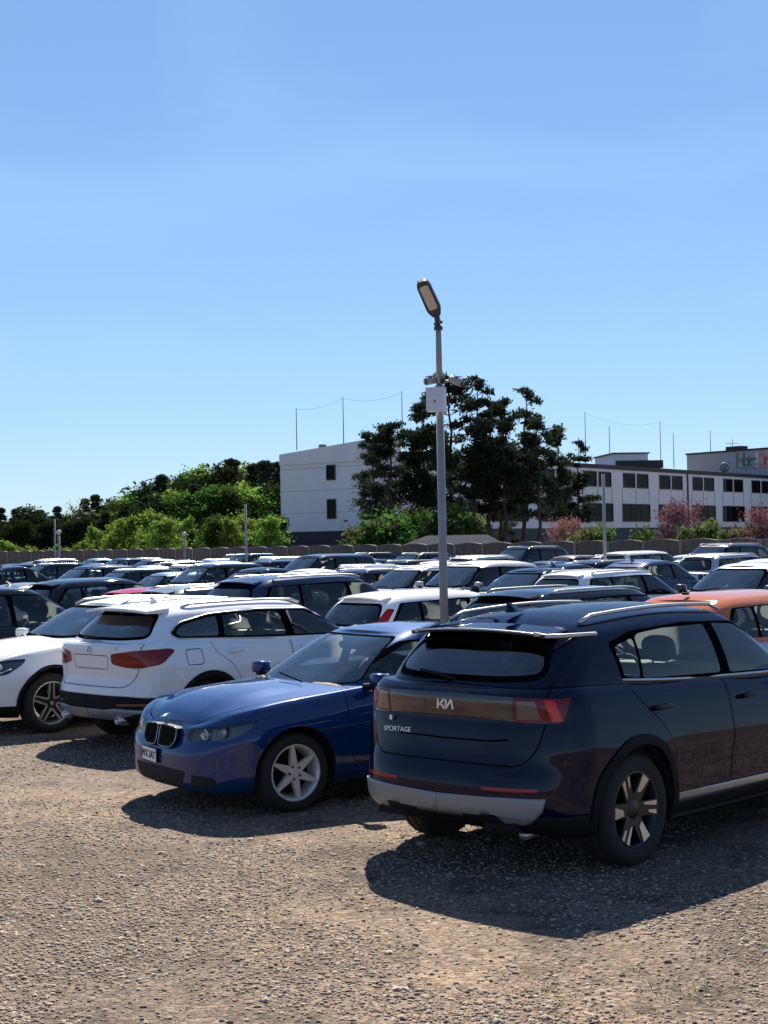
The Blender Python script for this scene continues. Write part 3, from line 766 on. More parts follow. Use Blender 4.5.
# ---- the dark crossover in front
def spec_crossover():
    xf, xr = 2.27, -2.245
    S = dict(paint=P_NAVY, wb=2.68, fo=.93, ro=.905, W=1.865, R=.362, rim=.242, tw=.235, rimstyle='kia', cf=.62, pf=3.0, cr=.46, pr=3.3, nv=24, flare=.028,
             zb=[(xr, .30), (xr + .3, .26), (0, .22), (xf - .4, .22), (xf, .24)],
             zsh=[(xr, 1.165), (-1.8, 1.175), (-1.2, 1.15), (.3, 1.09), (.95, 1.06), (1.2, 1.03), (1.8, .97), (2.1, .90), (xf, .80)],
             crown=[(xr, .0), (-2.0, .02), (-.5, .05), (1.1, .07), (1.8, .06), (xf, 0)],
             df=[(0, .08), (.2, 0), (.6, 0), (.85, .03), (1, .12)],
             ds=[(0, .10), (.08, .05), (.2, .03), (.38, .022), (.55, .0), (.68, .006), (.82, .03), (.94, .062), (1, .105)],
             dr=[(0, .13), (.07, .05), (.13, .01), (.28, 0), (.40, .022), (.47, .052), (.52, .066), (.62, .082), (.74, .101), (.775, .112), (.80, .110), (.9, .100), (.955, .110), (1, .16)],
             crease=[(.58, .07, .008)],
             g=dict(bx0=-2.075, bx1=1.16, rx0=-1.72, rx1=.28, wb=.835, wr=.655, wbt=[(-2.075, .90), (-1.2, .985), (-.4, 1), (.4, 1), (1.1, .95)], wrt=[(-1.72, .93), (-.6, 1), (.28, .97)],
                    zr=[(-1.8, 1.505), (-1.3, 1.555), (-.5, 1.585), (.1, 1.57), (.4, 1.53)], crown=.06, bulge=.035, crb=.34, crr=.25))
    dlo = [(.98, 1.105), (.62, 1.29), (.22, 1.49), (-.45, 1.515), (-1.08, 1.485), (-1.36, 1.42), (-1.335, 1.185), (-.4, 1.135)]
    panes = [[(-.04, 1.142), (.88, 1.115), (.55, 1.305), (.20, 1.468), (-.085, 1.488)], [(-.16, 1.15), (-.20, 1.488), (-.72, 1.485), (-1.0, 1.466), (-1.06, 1.445), (-1.10, 1.178)], [(-1.13, 1.182), (-1.09, 1.44), (-1.31, 1.395), (-1.30, 1.205)]]
    S['upper'] = windows(dlo, panes, .03) + screen('front', 1.10, 1.53, .76, .60, 'windscreen') + screen('rear', 1.195, 1.475, .66, .545, 'rear_window', frit=.04, r=.12)
    rd = round_poly([(-.20, .40), (-.18, 1.4), (-1.34, 1.4), (-1.30, 1.10), (-1.02, .86), (-.88, .62), (-.86, .40)], [.05, 0, 0, .05, .15, .1, .04])
    fd = round_poly([(-.185, .40), (.92, .40), (1.02, .75), (1.0, 1.4), (-.165, 1.4)], [.05, .08, .1, 0, 0])
    S['lower'] = [F_ring(rd, 'side', 'rear_door'), F_ring(fd, 'side', 'front_door'),
                  F_ring(round_poly([(-.3, .70), (.60, .70), (.695, .80), (.735, .99), (.70, 1.4), (-.3, 1.4)], [0, .10, .08, .05, 0, 0]), 'rear', 'tailgate', .008),
                  # rear lamp band
                  F_cut([(-.3, .985), (.30, .985), (.60, .965), (.80, .965), (.80, 1.115), (.35, 1.125), (-.3, 1.13)], 'rear', 'lamp_band', .1),
                  F_cut(round_poly([(RD(-2.20, .24), 1.03), (RD(-2.20, .24), 1.09), (RD(-2.155, .57), 1.105), (RD(-2.155, .57), .975)], .015), 'rdiag', 'lamp_clear', .05),
                  F_cut(round_poly([(RD(-2.15, .58), .965), (RD(-2.15, .58), 1.118), (RD(-2.02, .83), 1.115), (RD(-1.96, .88), 1.12), (RD(-2.00, .84), .975)], .012), 'rdiag', 'tail_light', .05),
                  F_cut([(RD(-2.145, .595), .985), (RD(-2.145, .595), 1.10), (RD(-2.10, .70), 1.10), (RD(-2.075, .73), .985)], 'rdiag', 'lamp_pale', .05),
                  F_cut([(RD(-2.045, .785), .98), (RD(-2.075, .75), 1.108), (RD(-2.04, .81), 1.108), (RD(-2.005, .84), .98)], 'rdiag', 'lamp_bright', .05),
                  # rocker, arches, bumper
                  F_cut([(-3, 0), (3, 0), (3, .345), (-3, .345)], 'side', 'arch_trim', .2), F_cut([(-.86, .345), (.98, .345), (.98, .395), (-.86, .405)], 'side', 'sill_strip', .2),
                  F_cut([(-.5, 0), (1.2, 0), (1.2, .40), (-.5, .40)], 'rear', 'arch_trim', .15),
                  F_cut(round_poly([(-.3, .375), (.30, .375), (.36, .335), (.66, .355), (.74, .43), (.76, .515), (.55, .515), (-.3, .492)], [0, .02, .02, .05, .02, .0, .05, 0]), 'rear', 'skid', .10),
                  F_cut(round_poly([(.05, .0), (.32, .0), (.32, .40), (.05, .40)], .02), 'rear', 'skid_recess', .1) if False else (lambda sh, S: None),
                  F_cut([(.36, .548), (.72, .55), (.72, .572), (.36, .57)], 'rear', 'reflector', .12), F_cut(round_poly([(.16, .30), (.54, .30), (.46, .405), (.20, .395)], .015), 'rear', 'arch_trim', .1)]
    S['arch_trim'] = .065
    S['parts'] = SCREENS + [('rear_window', 'up', {'rear_window': 0}, glass('mid_glass', (.40, .45, .45), ior=2.0), False)] + side_parts(panes, [GLASSM, GLASSM, GLASSM]) + [
        ('door', 'lo', {'front_door': 0}, 'paint', True, {'as': 'front_door'}), ('door', 'lo', {'rear_door': 0}, 'paint', True, {'as': 'rear_door'}), ('tailgate', 'lo', {'tailgate': 0}, 'paint', False),
        ('lamp_band', 'lo', {'lamp_band': 0}, mat('smoked_lens', (.022, .012, .012), .10, coat=1), False, {'off': .004}),
        ('tail_light', 'lo', {'tail_light': 0, 'lamp_clear': 1, 'lamp_bright': 2, 'lamp_pale': 3}, [mat('lens_deep', (.13, .004, .008), .3, coat=.8, spec=0), mat('smoked_clear', (.05, .034, .034), .1, .2, coat=1), mat('bright_red_lens', (.55, .02, .02), .3, coat=.8, spec=0), mat('lens_pale', (.10, .06, .062), .2, .1, coat=.8)], True, {'off': .006}),
        ('wheel_arch_trim', 'lo', {'arch_trim': 0}, BLACKP, False, {'thick': .012, 'out': 1}), ('sill_strip', 'lo', {'sill_strip': 0}, SATIN, True, {'thick': .012, 'out': 1}),
        ('skid_plate', 'lo', {'skid': 0}, SKID, False, {'thick': .014, 'out': 1}), ('reflector', 'lo', {'reflector': 0}, REDL, True, {'off': .003})]
    def ex(root, S, made, lo, up):
        spoiler(root, -1.58, -1.87, .565, .575, 1.525, 1.497, .035, P_NAVY, under=P_NAVY)
        # silver trim down the spoiler flanks; rear edge tube stands in for its glint
        for sg in (1, -1): MB().tube([(-1.845, sg * .50, 1.500), (-1.82, sg * .575, 1.486), (-1.70, sg * .625, 1.484), (-1.42, sg * .672, 1.482)], .016, 0, 6, flat=1.0).build('spoiler_trim', SATIN, root, True)
        MB().tube([(-1.872 + .03 * s * s, s * .56, 1.522 - .026 * s * s) for s in np.linspace(-1, 1, 15)], .007, 0, 6).build('spoiler_edge_glint', SATIN, root, True)
        rails(root, S, -1.45, .22, SATIN, y=.575, h=.034, zoff=.008)
        fin(root, -1.42, 1.625, P_NAVY)
        # belt trim
        for sg in (1, -1):
            zs = [(-1.345, 1.186), (-.9, 1.157), (-.4, 1.132), (.3, 1.115), (.97, 1.10)]
            zf_ = pchip(zs); pts = []
            for x in np.linspace(-1.345, .97, 24):
                j = min(up.V, key=lambda v: (v.x - x) ** 2 + (v.z - float(zf_(x))) ** 2 * 4 + (9 if v.y < .3 else 0)); pts.append((x, sg * (j.y + .006), float(zf_(x))))
            ys = np.polyfit([p[0] for p in pts], [p[1] for p in pts], 4); pts = [(p[0], float(np.polyval(ys, p[0])), p[2]) for p in pts]
            MB().tube(pts, .010, 0, 6).build('belt_trim', SATIN, root, True)
            for nm, hx, hz in (('rear_door', -1.04, .995), ('front_door', .06, .98)): handle(made[(nm, sg)], hx, sg * .915, hz, P_NAVY, sg)
        # wordmark and lettering on the tailgate
        tg = made[('lamp_band', None)]
        seg = [((0, 0), (.13, 1)), ((.24, .36), (.95, 1)), ((.46, .58), (.92, 0)), ((.92, 0), (1.22, 1)) if False else ((1.10, 0), (1.22, 1)), ((1.10, 0), (1.95, 1)), ((1.95, 1), (2.10, 0))]
        V, F = [], []; b = MB(); th = .11; sc = .062
        for (p, q) in seg:
            p, q = Vector(p), Vector(q); d = (q - p).normalized(); nn = Vector((-d.y, d.x)) * th
            qd = [p - nn, q - nn, q + nn, p + nn]
            b.add(placed([((v.x - 1.05) * sc, (v.y - .5) * sc, 0) for v in qd] + [((v.x - 1.05) * sc, (v.y - .5) * sc, .006) for v in qd], (xr + .096, 0, 1.055), (0, -1, 0), (-.08, 0, .996), (-1, 0, -.08)), [(0, 1, 2, 3), (7, 6, 5, 4), (0, 4, 5, 1), (1, 5, 6, 2), (2, 6, 7, 3), (3, 7, 4, 0)])
        b.build('wordmark', mat('badge_silver', (.8, .8, .8), .3, .4), tg)
        b = MB(); V, F = text_mesh('SPORTAGE', .046, .002); b.add(placed(V, (xr + .082, .42, .865), (.10, -.995, 0), (.13, 0, .99), (-1, -.10, .13)), F).build('lettering', MATS['badge_silver'], made[('tailgate', None)])
        MB().rbox((xr + .108, .50, .935), (.012, .025, .035)).build('camera_badge', MATS['badge_silver'], made[('tailgate', None)], True)
        # number plate recess edge, exhaust
        MB().tube([(xr + .098, -.50, .86), (xr + .088, -.36, .845), (xr + .080, 0, .84), (xr + .088, .36, .845), (xr + .098, .50, .86)], .006, 0, 6).build('recess_edge', GAP, made[('tailgate', None)], True)
        for sg in (1, -1): MB().prism([(.30, .30), (.62, .30), (.58, .352), (.34, .352)], 0, 1, 0, lambda u, v, y: (xr + .08 - .012 * y + .12 * (u - .3) ** 2, sg * u, v)).build('bumper_insert', BLACKP, root)
        MB().tube([(xr + .5, -.50, .26), (xr + .22, -.52, .25)], .03, 0, 12).build('exhaust_pipe', SATIN, root, True)
        MB().tube([(-2.075, -.02, 1.21), (-2.03, .16, 1.235), (-2.005, .34, 1.25)], .011, 0, 6).build('rear_wiper', BLACKP, root, True)
    S['extra'] = [ex]
    S['mirror'] = (.80, 1.15); S['mirror_paint'] = GLOSSB; S['seatx'] = .15
    S['wrot'] = .3
    return S

# ---- the blue saloon
def spec_saloon():
    xf, xr = 2.15, -2.38
    def hood(x, y):
        if x < .9: return 0
        c = .34 + .20 * (1.0 - (x - .9) / 1.25); k = max(0, min(1, (x - .9) / .5)) * max(0, min(1, (xf - .06 - x) / .35))
        return .022 * k * (1 / (1 + math.exp(-(c - abs(y)) / .018)))
    S = dict(paint=P_BLUE, wb=2.76, fo=.77, ro=1.0, W=1.817, R=.311, rim=.219, tw=.215, rimstyle='star6', alloy=ALLOYW, cf=.56, pf=3.4, cr=.50, pr=3.2, nv=24, flare=.012, steer=.0, wrot=.12, hood=hood,
             zb=[(xr, .28), (xr + .3, .22), (0, .19), (1.0, .19), (xf - .3, .18), (xf, .19)],
             zsh=[(xr, .90), (-2.2, .985), (-1.6, .985), (-.5, .955), (.6, .93), (1.0, .90), (1.5, .855), (1.85, .80), (2.05, .745), (xf, .685)],
             crown=[(xr, .02), (-2.2, .03), (-1.6, .05), (.6, .055), (1.0, .052), (1.5, .046), (1.9, .028), (2.08, .010), (xf, .0)],
             df=[(0, .06), (.1, .01), (.25, 0), (.5, .0), (.62, .012), (.72, .045), (.85, .06), (.95, .09), (1, .13)],
             ds=[(0, .085), (.08, .04), (.2, .022), (.42, .012), (.62, .0), (.72, .004), (.84, .03), (.94, .06), (1, .10)],
             dr=[(0, .1), (.2, 0), (.5, .0), (.8, .04), (1, .10)], crease=[(.66, .05, .006)],
             g=dict(bx0=-1.70, bx1=1.05, rx0=-.95, rx1=.22, wb=.80, wr=.60, wbt=[(-1.7, .86), (-.6, 1), (.4, 1), (1.0, .95)], wrt=[(-.95, .94), (-.3, 1), (.22, .97)],
                    zr=[(-1.1, 1.30), (-.7, 1.335), (-.2, 1.345), (.2, 1.32), (.4, 1.285)], crown=.045, bulge=.032, cfb=.42))
    dlo = [(.86, .975), (.18, 1.27), (-.4, 1.29), (-.95, 1.245), (-1.38, 1.05), (-1.28, 1.015)]
    panes = [[(-.10, .995), (.74, .985), (.14, 1.25), (-.14, 1.267)], [(-.20, 1.0), (-.24, 1.267), (-.62, 1.263), (-.90, 1.23), (-1.0, 1.19), (-1.0, 1.02)], [(-1.05, 1.025), (-1.05, 1.18), (-1.28, 1.045)]]
    S['upper'] = windows(dlo, panes, .04) + screen('front', .93, 1.305, .745, .55, 'windscreen', frit=.014, r=.07) + screen('rear', 1.04, 1.31, .66, .50, 'rear_window')
    hl = [(FD(2.11, .40), .575), (FD(2.10, .44), .672), (FD(1.95, .74), .705), (FD(1.735, .90), .745), (FD(1.80, .87), .67), (FD(1.94, .80), .595)]
    S['lower'] = [F_ring(round_poly([(-.20, .34), (-.17, 1.3), (-1.3, 1.3), (-1.22, .9), (-1.0, .70), (-.92, .34)], [.04, 0, 0, .1, .1, .04]), 'side', 'rear_door'),
                  F_ring(round_poly([(-.185, .34), (.84, .34), (.90, .62), (.86, 1.3), (-.155, 1.3)], [.04, .05, .1, 0, 0]), 'side', 'front_door'),
                  F_ring([(2.035, -.3), (2.035, .30), (1.98, .47), (1.84, .63), (1.50, .74), (.80, .78), (.80, -.3)], 'top', 'hood', .007, .4),
                  F_ring([(xr + .10, -.3), (xr + .16, .55), (xr + .3, .72), (-1.74, .74), (-1.74, -.3)], 'top', 'boot_lid', .007, .4),
                  F_cut(round_poly(hl, [.02, .03, .02, .01, .02, .04]), 'fdiag', 'headlight', .1),
                  F_cut(round_poly([(-.3, .205), (.38, .205), (.44, .345), (-.3, .355)], [0, .05, .03, 0]), 'front', 'intake', .1),
                  F_cut(round_poly([(.48, .225), (.72, .24), (.70, .31), (.51, .325)], .03), 'front', 'intake', .1),
                  F_cut([(-.3, .425), (.86, .435), (.86, .445), (-.3, .436)], 'front', 'gap', .3) if False else (lambda s, S: None),
                  F_cut(round_poly([(RD(-2.28, .48), .72), (RD(-2.27, .48), .86), (RD(-1.98, .9), .88), (RD(-2.02, .9), .74)], .03), 'rdiag', 'tail_light', .1)]
    lampglass = [('headlight', 'lo', {'headlight': 0}, GLASSL, True, {'bowl': LAMPIN})]
    S['parts'] = SCREENS + [('rear_window', 'up', {'rear_window': 0}, GLASSM, False)] + side_parts(panes, [GLASSM] * 3) + lampglass + [
        ('door', 'lo', {'front_door': 0}, 'paint', True, {'as': 'front_door'}), ('door', 'lo', {'rear_door': 0}, 'paint', True, {'as': 'rear_door'}), ('hood', 'lo', {'hood': 0}, 'paint', False), ('boot_lid', 'lo', {'boot_lid': 0}, 'paint', False),
        ('air_intake', 'lo', {'intake': 0}, DARKIN, False, {'off': .0}), ('tail_light', 'lo', {'tail_light': 0}, REDL, True)]
    def ex(root, S, made, lo, up):
        for sg in (1, -1):
            hl_ = made[('headlight', sg)]
            for (x, y, z, r) in ((2.015, .57, .628, .046), (1.93, .70, .648, .048)):
                M = Matrix.Rotation(R(-90 + 0), 3, 'X'); b = MB().lathe([(r, .02), (r + .008, .0), (r + .006, -.04), (r - .008, .015), (r - .014, .0)], 1, 20).lathe([(.001, .016), (r * .5, .010), (r * .8, -.01)], 0, 20)
                Mr = Matrix.Rotation(math.atan2(sg * .35, 1) - math.pi / 2, 3, 'Z'); b.V = [Mr @ Vector(v) + Vector((x - .012, sg * (y - .008), z)) for v in b.V]
                b.build('projector', [mat('lens_bulb', (.45, .46, .47), .05, .2, coat=1), CHROME], hl_, True)
            for nm, hx in (('rear_door', -.98), ('front_door', .02)): handle(made[(nm, sg)], hx, sg * .895, .835, P_BLUE, sg)
            MB().rbox((1.02, sg * .905, .62), (.075, .012, .022)).build('side_repeater', CLEARL, root, True)
            for zz in range(5):
                pass
            # kidney: a dark recess with upright slats inside a thin bright frame
            kp = round_poly([(.020, .515), (.215, .510), (.285, .565), (.275, .668), (.020, .682)], [.04, .05, .05, .04, .04])
            fk = lambda u, v, y: (2.151 - .22 * (v - .51) - .22 * u * u + y, sg * u, v)
            gr = MB().prism(kp, -.05, .008, 0, fk).build('grille', mat('grille_black', (.004, .004, .0045), .6, spec=.15), root)
            MB().tube([fk(u, v, .010) for u, v in kp + kp[:1]], .0042, 0, 6, caps=False).build('frame', mat('dark_chrome', (.30, .31, .33), .2, .9), gr, True)
            b = MB()
            for u in np.linspace(.05, .245, 8):
                v0, v1 = (.525, .668) if u < .2 else (.55, .660); p0, p1 = fk(u, v0, .010), fk(u, v1, .010)
                b.tube([p0, p1], .004, 0, 4)
            b.build('slats', mat('slat_dark', (.008, .008, .009), .7, spec=.2), gr)
            # wipers
        MB().tube([(1.02, .40, .965), (.93, -.12, 1.005)], .006, 0, 6).tube([(1.0, -.20, .965), (.84, -.60, .985)], .006, 0, 6).build('wiper', GAP, root)
        emblem(root, (2.075, 0, .742), (0, 1, 0), (-.93, 0, .36), (.36, 0, .93), .041)
        Mp = Matrix.Rotation(R(-6), 3, 'Z'); c = Vector((2.150, -.16, .425))
        b = MB().box(c, (.016, .36, .105), 0, 0, Mp); b.box(c - Vector((.004, 0, 0)), (.014, .375, .118), 1, 0, Mp); b.box(c + Mp @ Vector((.0095, -.163, 0)), (.004, .03, .095), 2, 0, Mp)
        pl = b.build('number_plate', [PLATE, BLACKP, mat('plate_blue', (.02, .08, .4), .4)], root)
        V, F = text_mesh('WX 3AT', .082, .001, bold=.002); MB().add(placed(V, c + Mp @ Vector((.0095, .012, -.002)), Mp @ Vector((0, 1, 0)), (0, 0, 1), Mp @ Vector((1, 0, 0))), F).build('lettering', INK, pl)
        # items on the dashboard and sun shades as seen through the screen
        MB().rbox((.30, -.05, .99), (.05, .5, .03), M=Matrix.Rotation(.4, 3, 'Z')).build('dash_tray', LINER, root, True)
    S['extra'] = [ex]; S['mirror'] = (.64, .99); S['seatx'] = .12; S['seatm'] = SEATL
    return S

# ---- white crossover seen from behind
def spec_white_crossover():
    xf, xr = 2.175, -2.265
    S = dict(paint=P_WHITE, wb=2.67, fo=.84, ro=.93, W=1.821, R=.345, rim=.235, tw=.225, rimstyle='five', cf=.62, pf=3.0, cr=.46, pr=3.4, nv=24, flare=.022,
             zb=[(xr, .30), (xr + .3, .26), (0, .22), (xf - .4, .21), (xf, .24)],
             zsh=[(xr, 1.10), (-1.8, 1.115), (-1.0, 1.08), (.5, 1.04), (1.0, 1.02), (1.6, .96), (2.0, .87), (xf, .78)],
             crown=[(xr, .0), (-2.0, .02), (-.5, .05), (1.0, .08), (1.8, .06), (xf, 0)],
             df=[(0, .08), (.2, 0), (.6, 0), (.85, .03), (1, .12)],
             ds=[(0, .10), (.08, .05), (.2, .03), (.4, .02), (.6, .0), (.74, .004), (.86, .03), (.95, .06), (1, .10)],
             dr=[(0, .12), (.1, .03), (.2, .0), (.36, .0), (.44, .015), (.5, .045), (.58, .055), (.72, .05), (.86, .035), (.95, .035), (1, .07)],
             crease=[(.70, .06, .007)],
             g=dict(bx0=-2.15, bx1=1.12, rx0=-1.74, rx1=.26, wb=.825, wr=.65, wbt=[(-2.15, .90), (-1.2, .985), (-.4, 1), (.4, 1), (1.1, .95)], wrt=[(-1.74, .93), (-.6, 1), (.26, .97)],
                    zr=[(-1.8, 1.43), (-1.3, 1.455), (-.5, 1.465), (.1, 1.45), (.4, 1.415)], crown=.05, bulge=.03, crb=.34, crr=.25))
    dlo = [(.94, 1.065), (.20, 1.375), (-.5, 1.40), (-1.2, 1.375), (-1.60, 1.30), (-1.74, 1.20), (-1.66, 1.145), (-.5, 1.095)]
    panes = [[(-.07, 1.105), (.82, 1.085), (.16, 1.355), (-.11, 1.372)], [(-.19, 1.11), (-.23, 1.372), (-.8, 1.370), (-1.02, 1.358), (-1.05, 1.14)], [(-1.13, 1.145), (-1.10, 1.352), (-1.22, 1.342), (-1.56, 1.28), (-1.67, 1.21), (-1.62, 1.165)]]
    S['upper'] = windows(dlo, panes, .06) + screen('front', 1.08, 1.42, .76, .60, 'windscreen') + screen('rear', 1.13, 1.405, .67, .545, 'rear_window', frit=.03, r=.08)
    tl = [(RD(-2.21, .38), .90), (RD(-2.21, .36), 1.0), (RD(-2.14, .66), 1.04), (RD(-1.86, .90), 1.055), (RD(-1.80, .91), 1.03), (RD(-1.93, .88), .90), (RD(-2.10, .74), .86), (RD(-2.18, .58), .865)]
    S['lower'] = [F_ring(round_poly([(-.19, .38), (-.16, 1.3), (-1.32, 1.3), (-1.24, 1.0), (-1.0, .82), (-.88, .6), (-.86, .38)], [.04, 0, 0, .05, .15, .1, .04]), 'side', 'rear_door'),
                  F_ring(round_poly([(-.175, .38), (.90, .38), (.98, .7), (.96, 1.3), (-.145, 1.3)], [.04, .06, .1, 0, 0]), 'side', 'front_door'),
                  F_ring(round_poly([(-1.63, .87), (-1.42, .87), (-1.42, 1.03), (-1.63, 1.03)], .04), 'side', 'fuel_flap', .009),
                  F_ring(round_poly([(-.3, .66), (.58, .66), (.70, .78), (.735, .95), (.70, 1.4), (-.3, 1.4)], [0, .08, .08, .05, 0, 0]), 'rear', 'tailgate', .008),
                  F_ring(round_poly([(-.3, .84), (.30, .84), (.32, .98), (-.3, .985)], [0, .03, .03, 0]), 'rear', 'plate_recess', .008),
                  F_cut(round_poly(tl, [.03, .03, .05, .03, .03, .05, .04, .03]), 'rdiag', 'tail_light', .1),
                  F_cut([(RD(-2.21, .40), .915), (RD(-2.21, .40), .94), (RD(-1.92, .86), .94), (RD(-1.96, .85), .905)], 'rdiag', 'lamp_inner', .1),
                  F_cut([(-3, 0), (3, 0), (3, .36), (-3, .36)], 'side', 'arch_trim', .2),
                  F_cut(round_poly([(-.5, 0), (1.2, 0), (1.2, .56), (.78, .56), (.6, .575), (-.5, .575)], [0, 0, 0, .02, .02, 0]), 'rear', 'arch_trim', .12),
                  F_cut(round_poly([(-.3, .33), (.42, .33), (.56, .36), (.80, .42), (.80, .435), (.5, .45), (.3, .43), (-.3, .43)], .02), 'rear', 'skid', .1),
                  F_cut([(.5, .475), (.82, .48), (.82, .50), (.5, .495)], 'rear', 'reflector', .12)]
    S['arch_trim'] = .055
    S['parts'] = SCREENS + [('rear_window', 'up', {'rear_window': 0}, glass('mid_glass', (.40, .45, .45), ior=2.0), False)] + side_parts(panes, [GLASSM, GLASSM, glass('mid_glass', (.40, .45, .45), ior=2.0)]) + [
        ('door', 'lo', {'front_door': 0}, 'paint', True, {'as': 'front_door'}), ('door', 'lo', {'rear_door': 0}, 'paint', True, {'as': 'rear_door'}), ('tailgate', 'lo', {'tailgate': 0, 'plate_recess': 0}, 'paint', False), ('fuel_flap', 'lo', {'fuel_flap': 0}, 'paint', True),
        ('tail_light', 'lo', {'tail_light': 0, 'lamp_inner': 1}, [mat('deep_red_lens', (.17, .005, .010), .3, coat=.8, spec=0), mat('mid_red_lens', (.30, .01, .016), .3, coat=.8, spec=0)], True, {'off': .006}),
        ('wheel_arch_trim', 'lo', {'arch_trim': 0}, BLACKP, False, {'thick': .012, 'out': 1}), ('skid_plate', 'lo', {'skid': 0}, SKID, False, {'thick': .02, 'out': 1}), ('reflector', 'lo', {'reflector': 0}, REDD, True, {'off': .014})]
    def ex(root, S, made, lo, up):
        spoiler(root, -1.60, -1.93, 0.555, .56, 1.462, 1.43, .045, P_WHITE)
        rails(root, S, -1.45, .20, SATIN, y=.57, h=.034)
        fin(root, -1.35, 1.505, P_WHITE)
        for sg in (1, -1):
            for nm, hx in (('rear_door', -.98), ('front_door', .02)): handle(made[(nm, sg)], hx, sg * .905, .985, P_WHITE, sg)
        emblem(root, (xr + .028, 0, 1.045), (0, -1, 0), (.1, 0, 1), (-1, 0, .1), .04)
        MB().tube([(-2.13, -.05, 1.145), (-2.10, .12, 1.155), (-2.08, .32, 1.16)], .016, 0, 6).build('rear_wiper', BLACKP, root, True)
        V, F = text_mesh('sDrive18d', .045, .002); MB().add(placed(V, (xr + .05, -.38, 1.055), (.1, -.99, 0), (.05, 0, 1), (-1, 0, 0)), F).build('lettering', SATIN, made[('tailgate', None)])
        for y in (-.50, .50): MB().lathe([(.04, -.08), (.04, .08), (.033, .08), (.03, -.06)], 0, 16, (0, 0, 0)).build('exhaust_pipe', SATIN, root, True).matrix_local = Matrix.Translation((xr + .10, y, .325)) @ Matrix.Rotation(math.pi / 2, 4, 'Z')
        # bright line round the side windows
        for sg in (1, -1):
            pts = []
            for (x, z) in round_poly(offset_poly(dlo, .004), .06): 
                j = min(up.V, key=lambda v: (v.x - x) ** 2 + (v.z - z) ** 2 + (9 if v.y < .3 else 0)); pts.append((x, sg * (j.y + .003), z))
            pts.append(pts[0]); MB().tube(pts, .009, 0, 6, caps=False).build('window_trim', SATIN, root, True)
    S['extra'] = [ex]; S['mirror'] = (.76, 1.11); S['seatx'] = .15
    return S

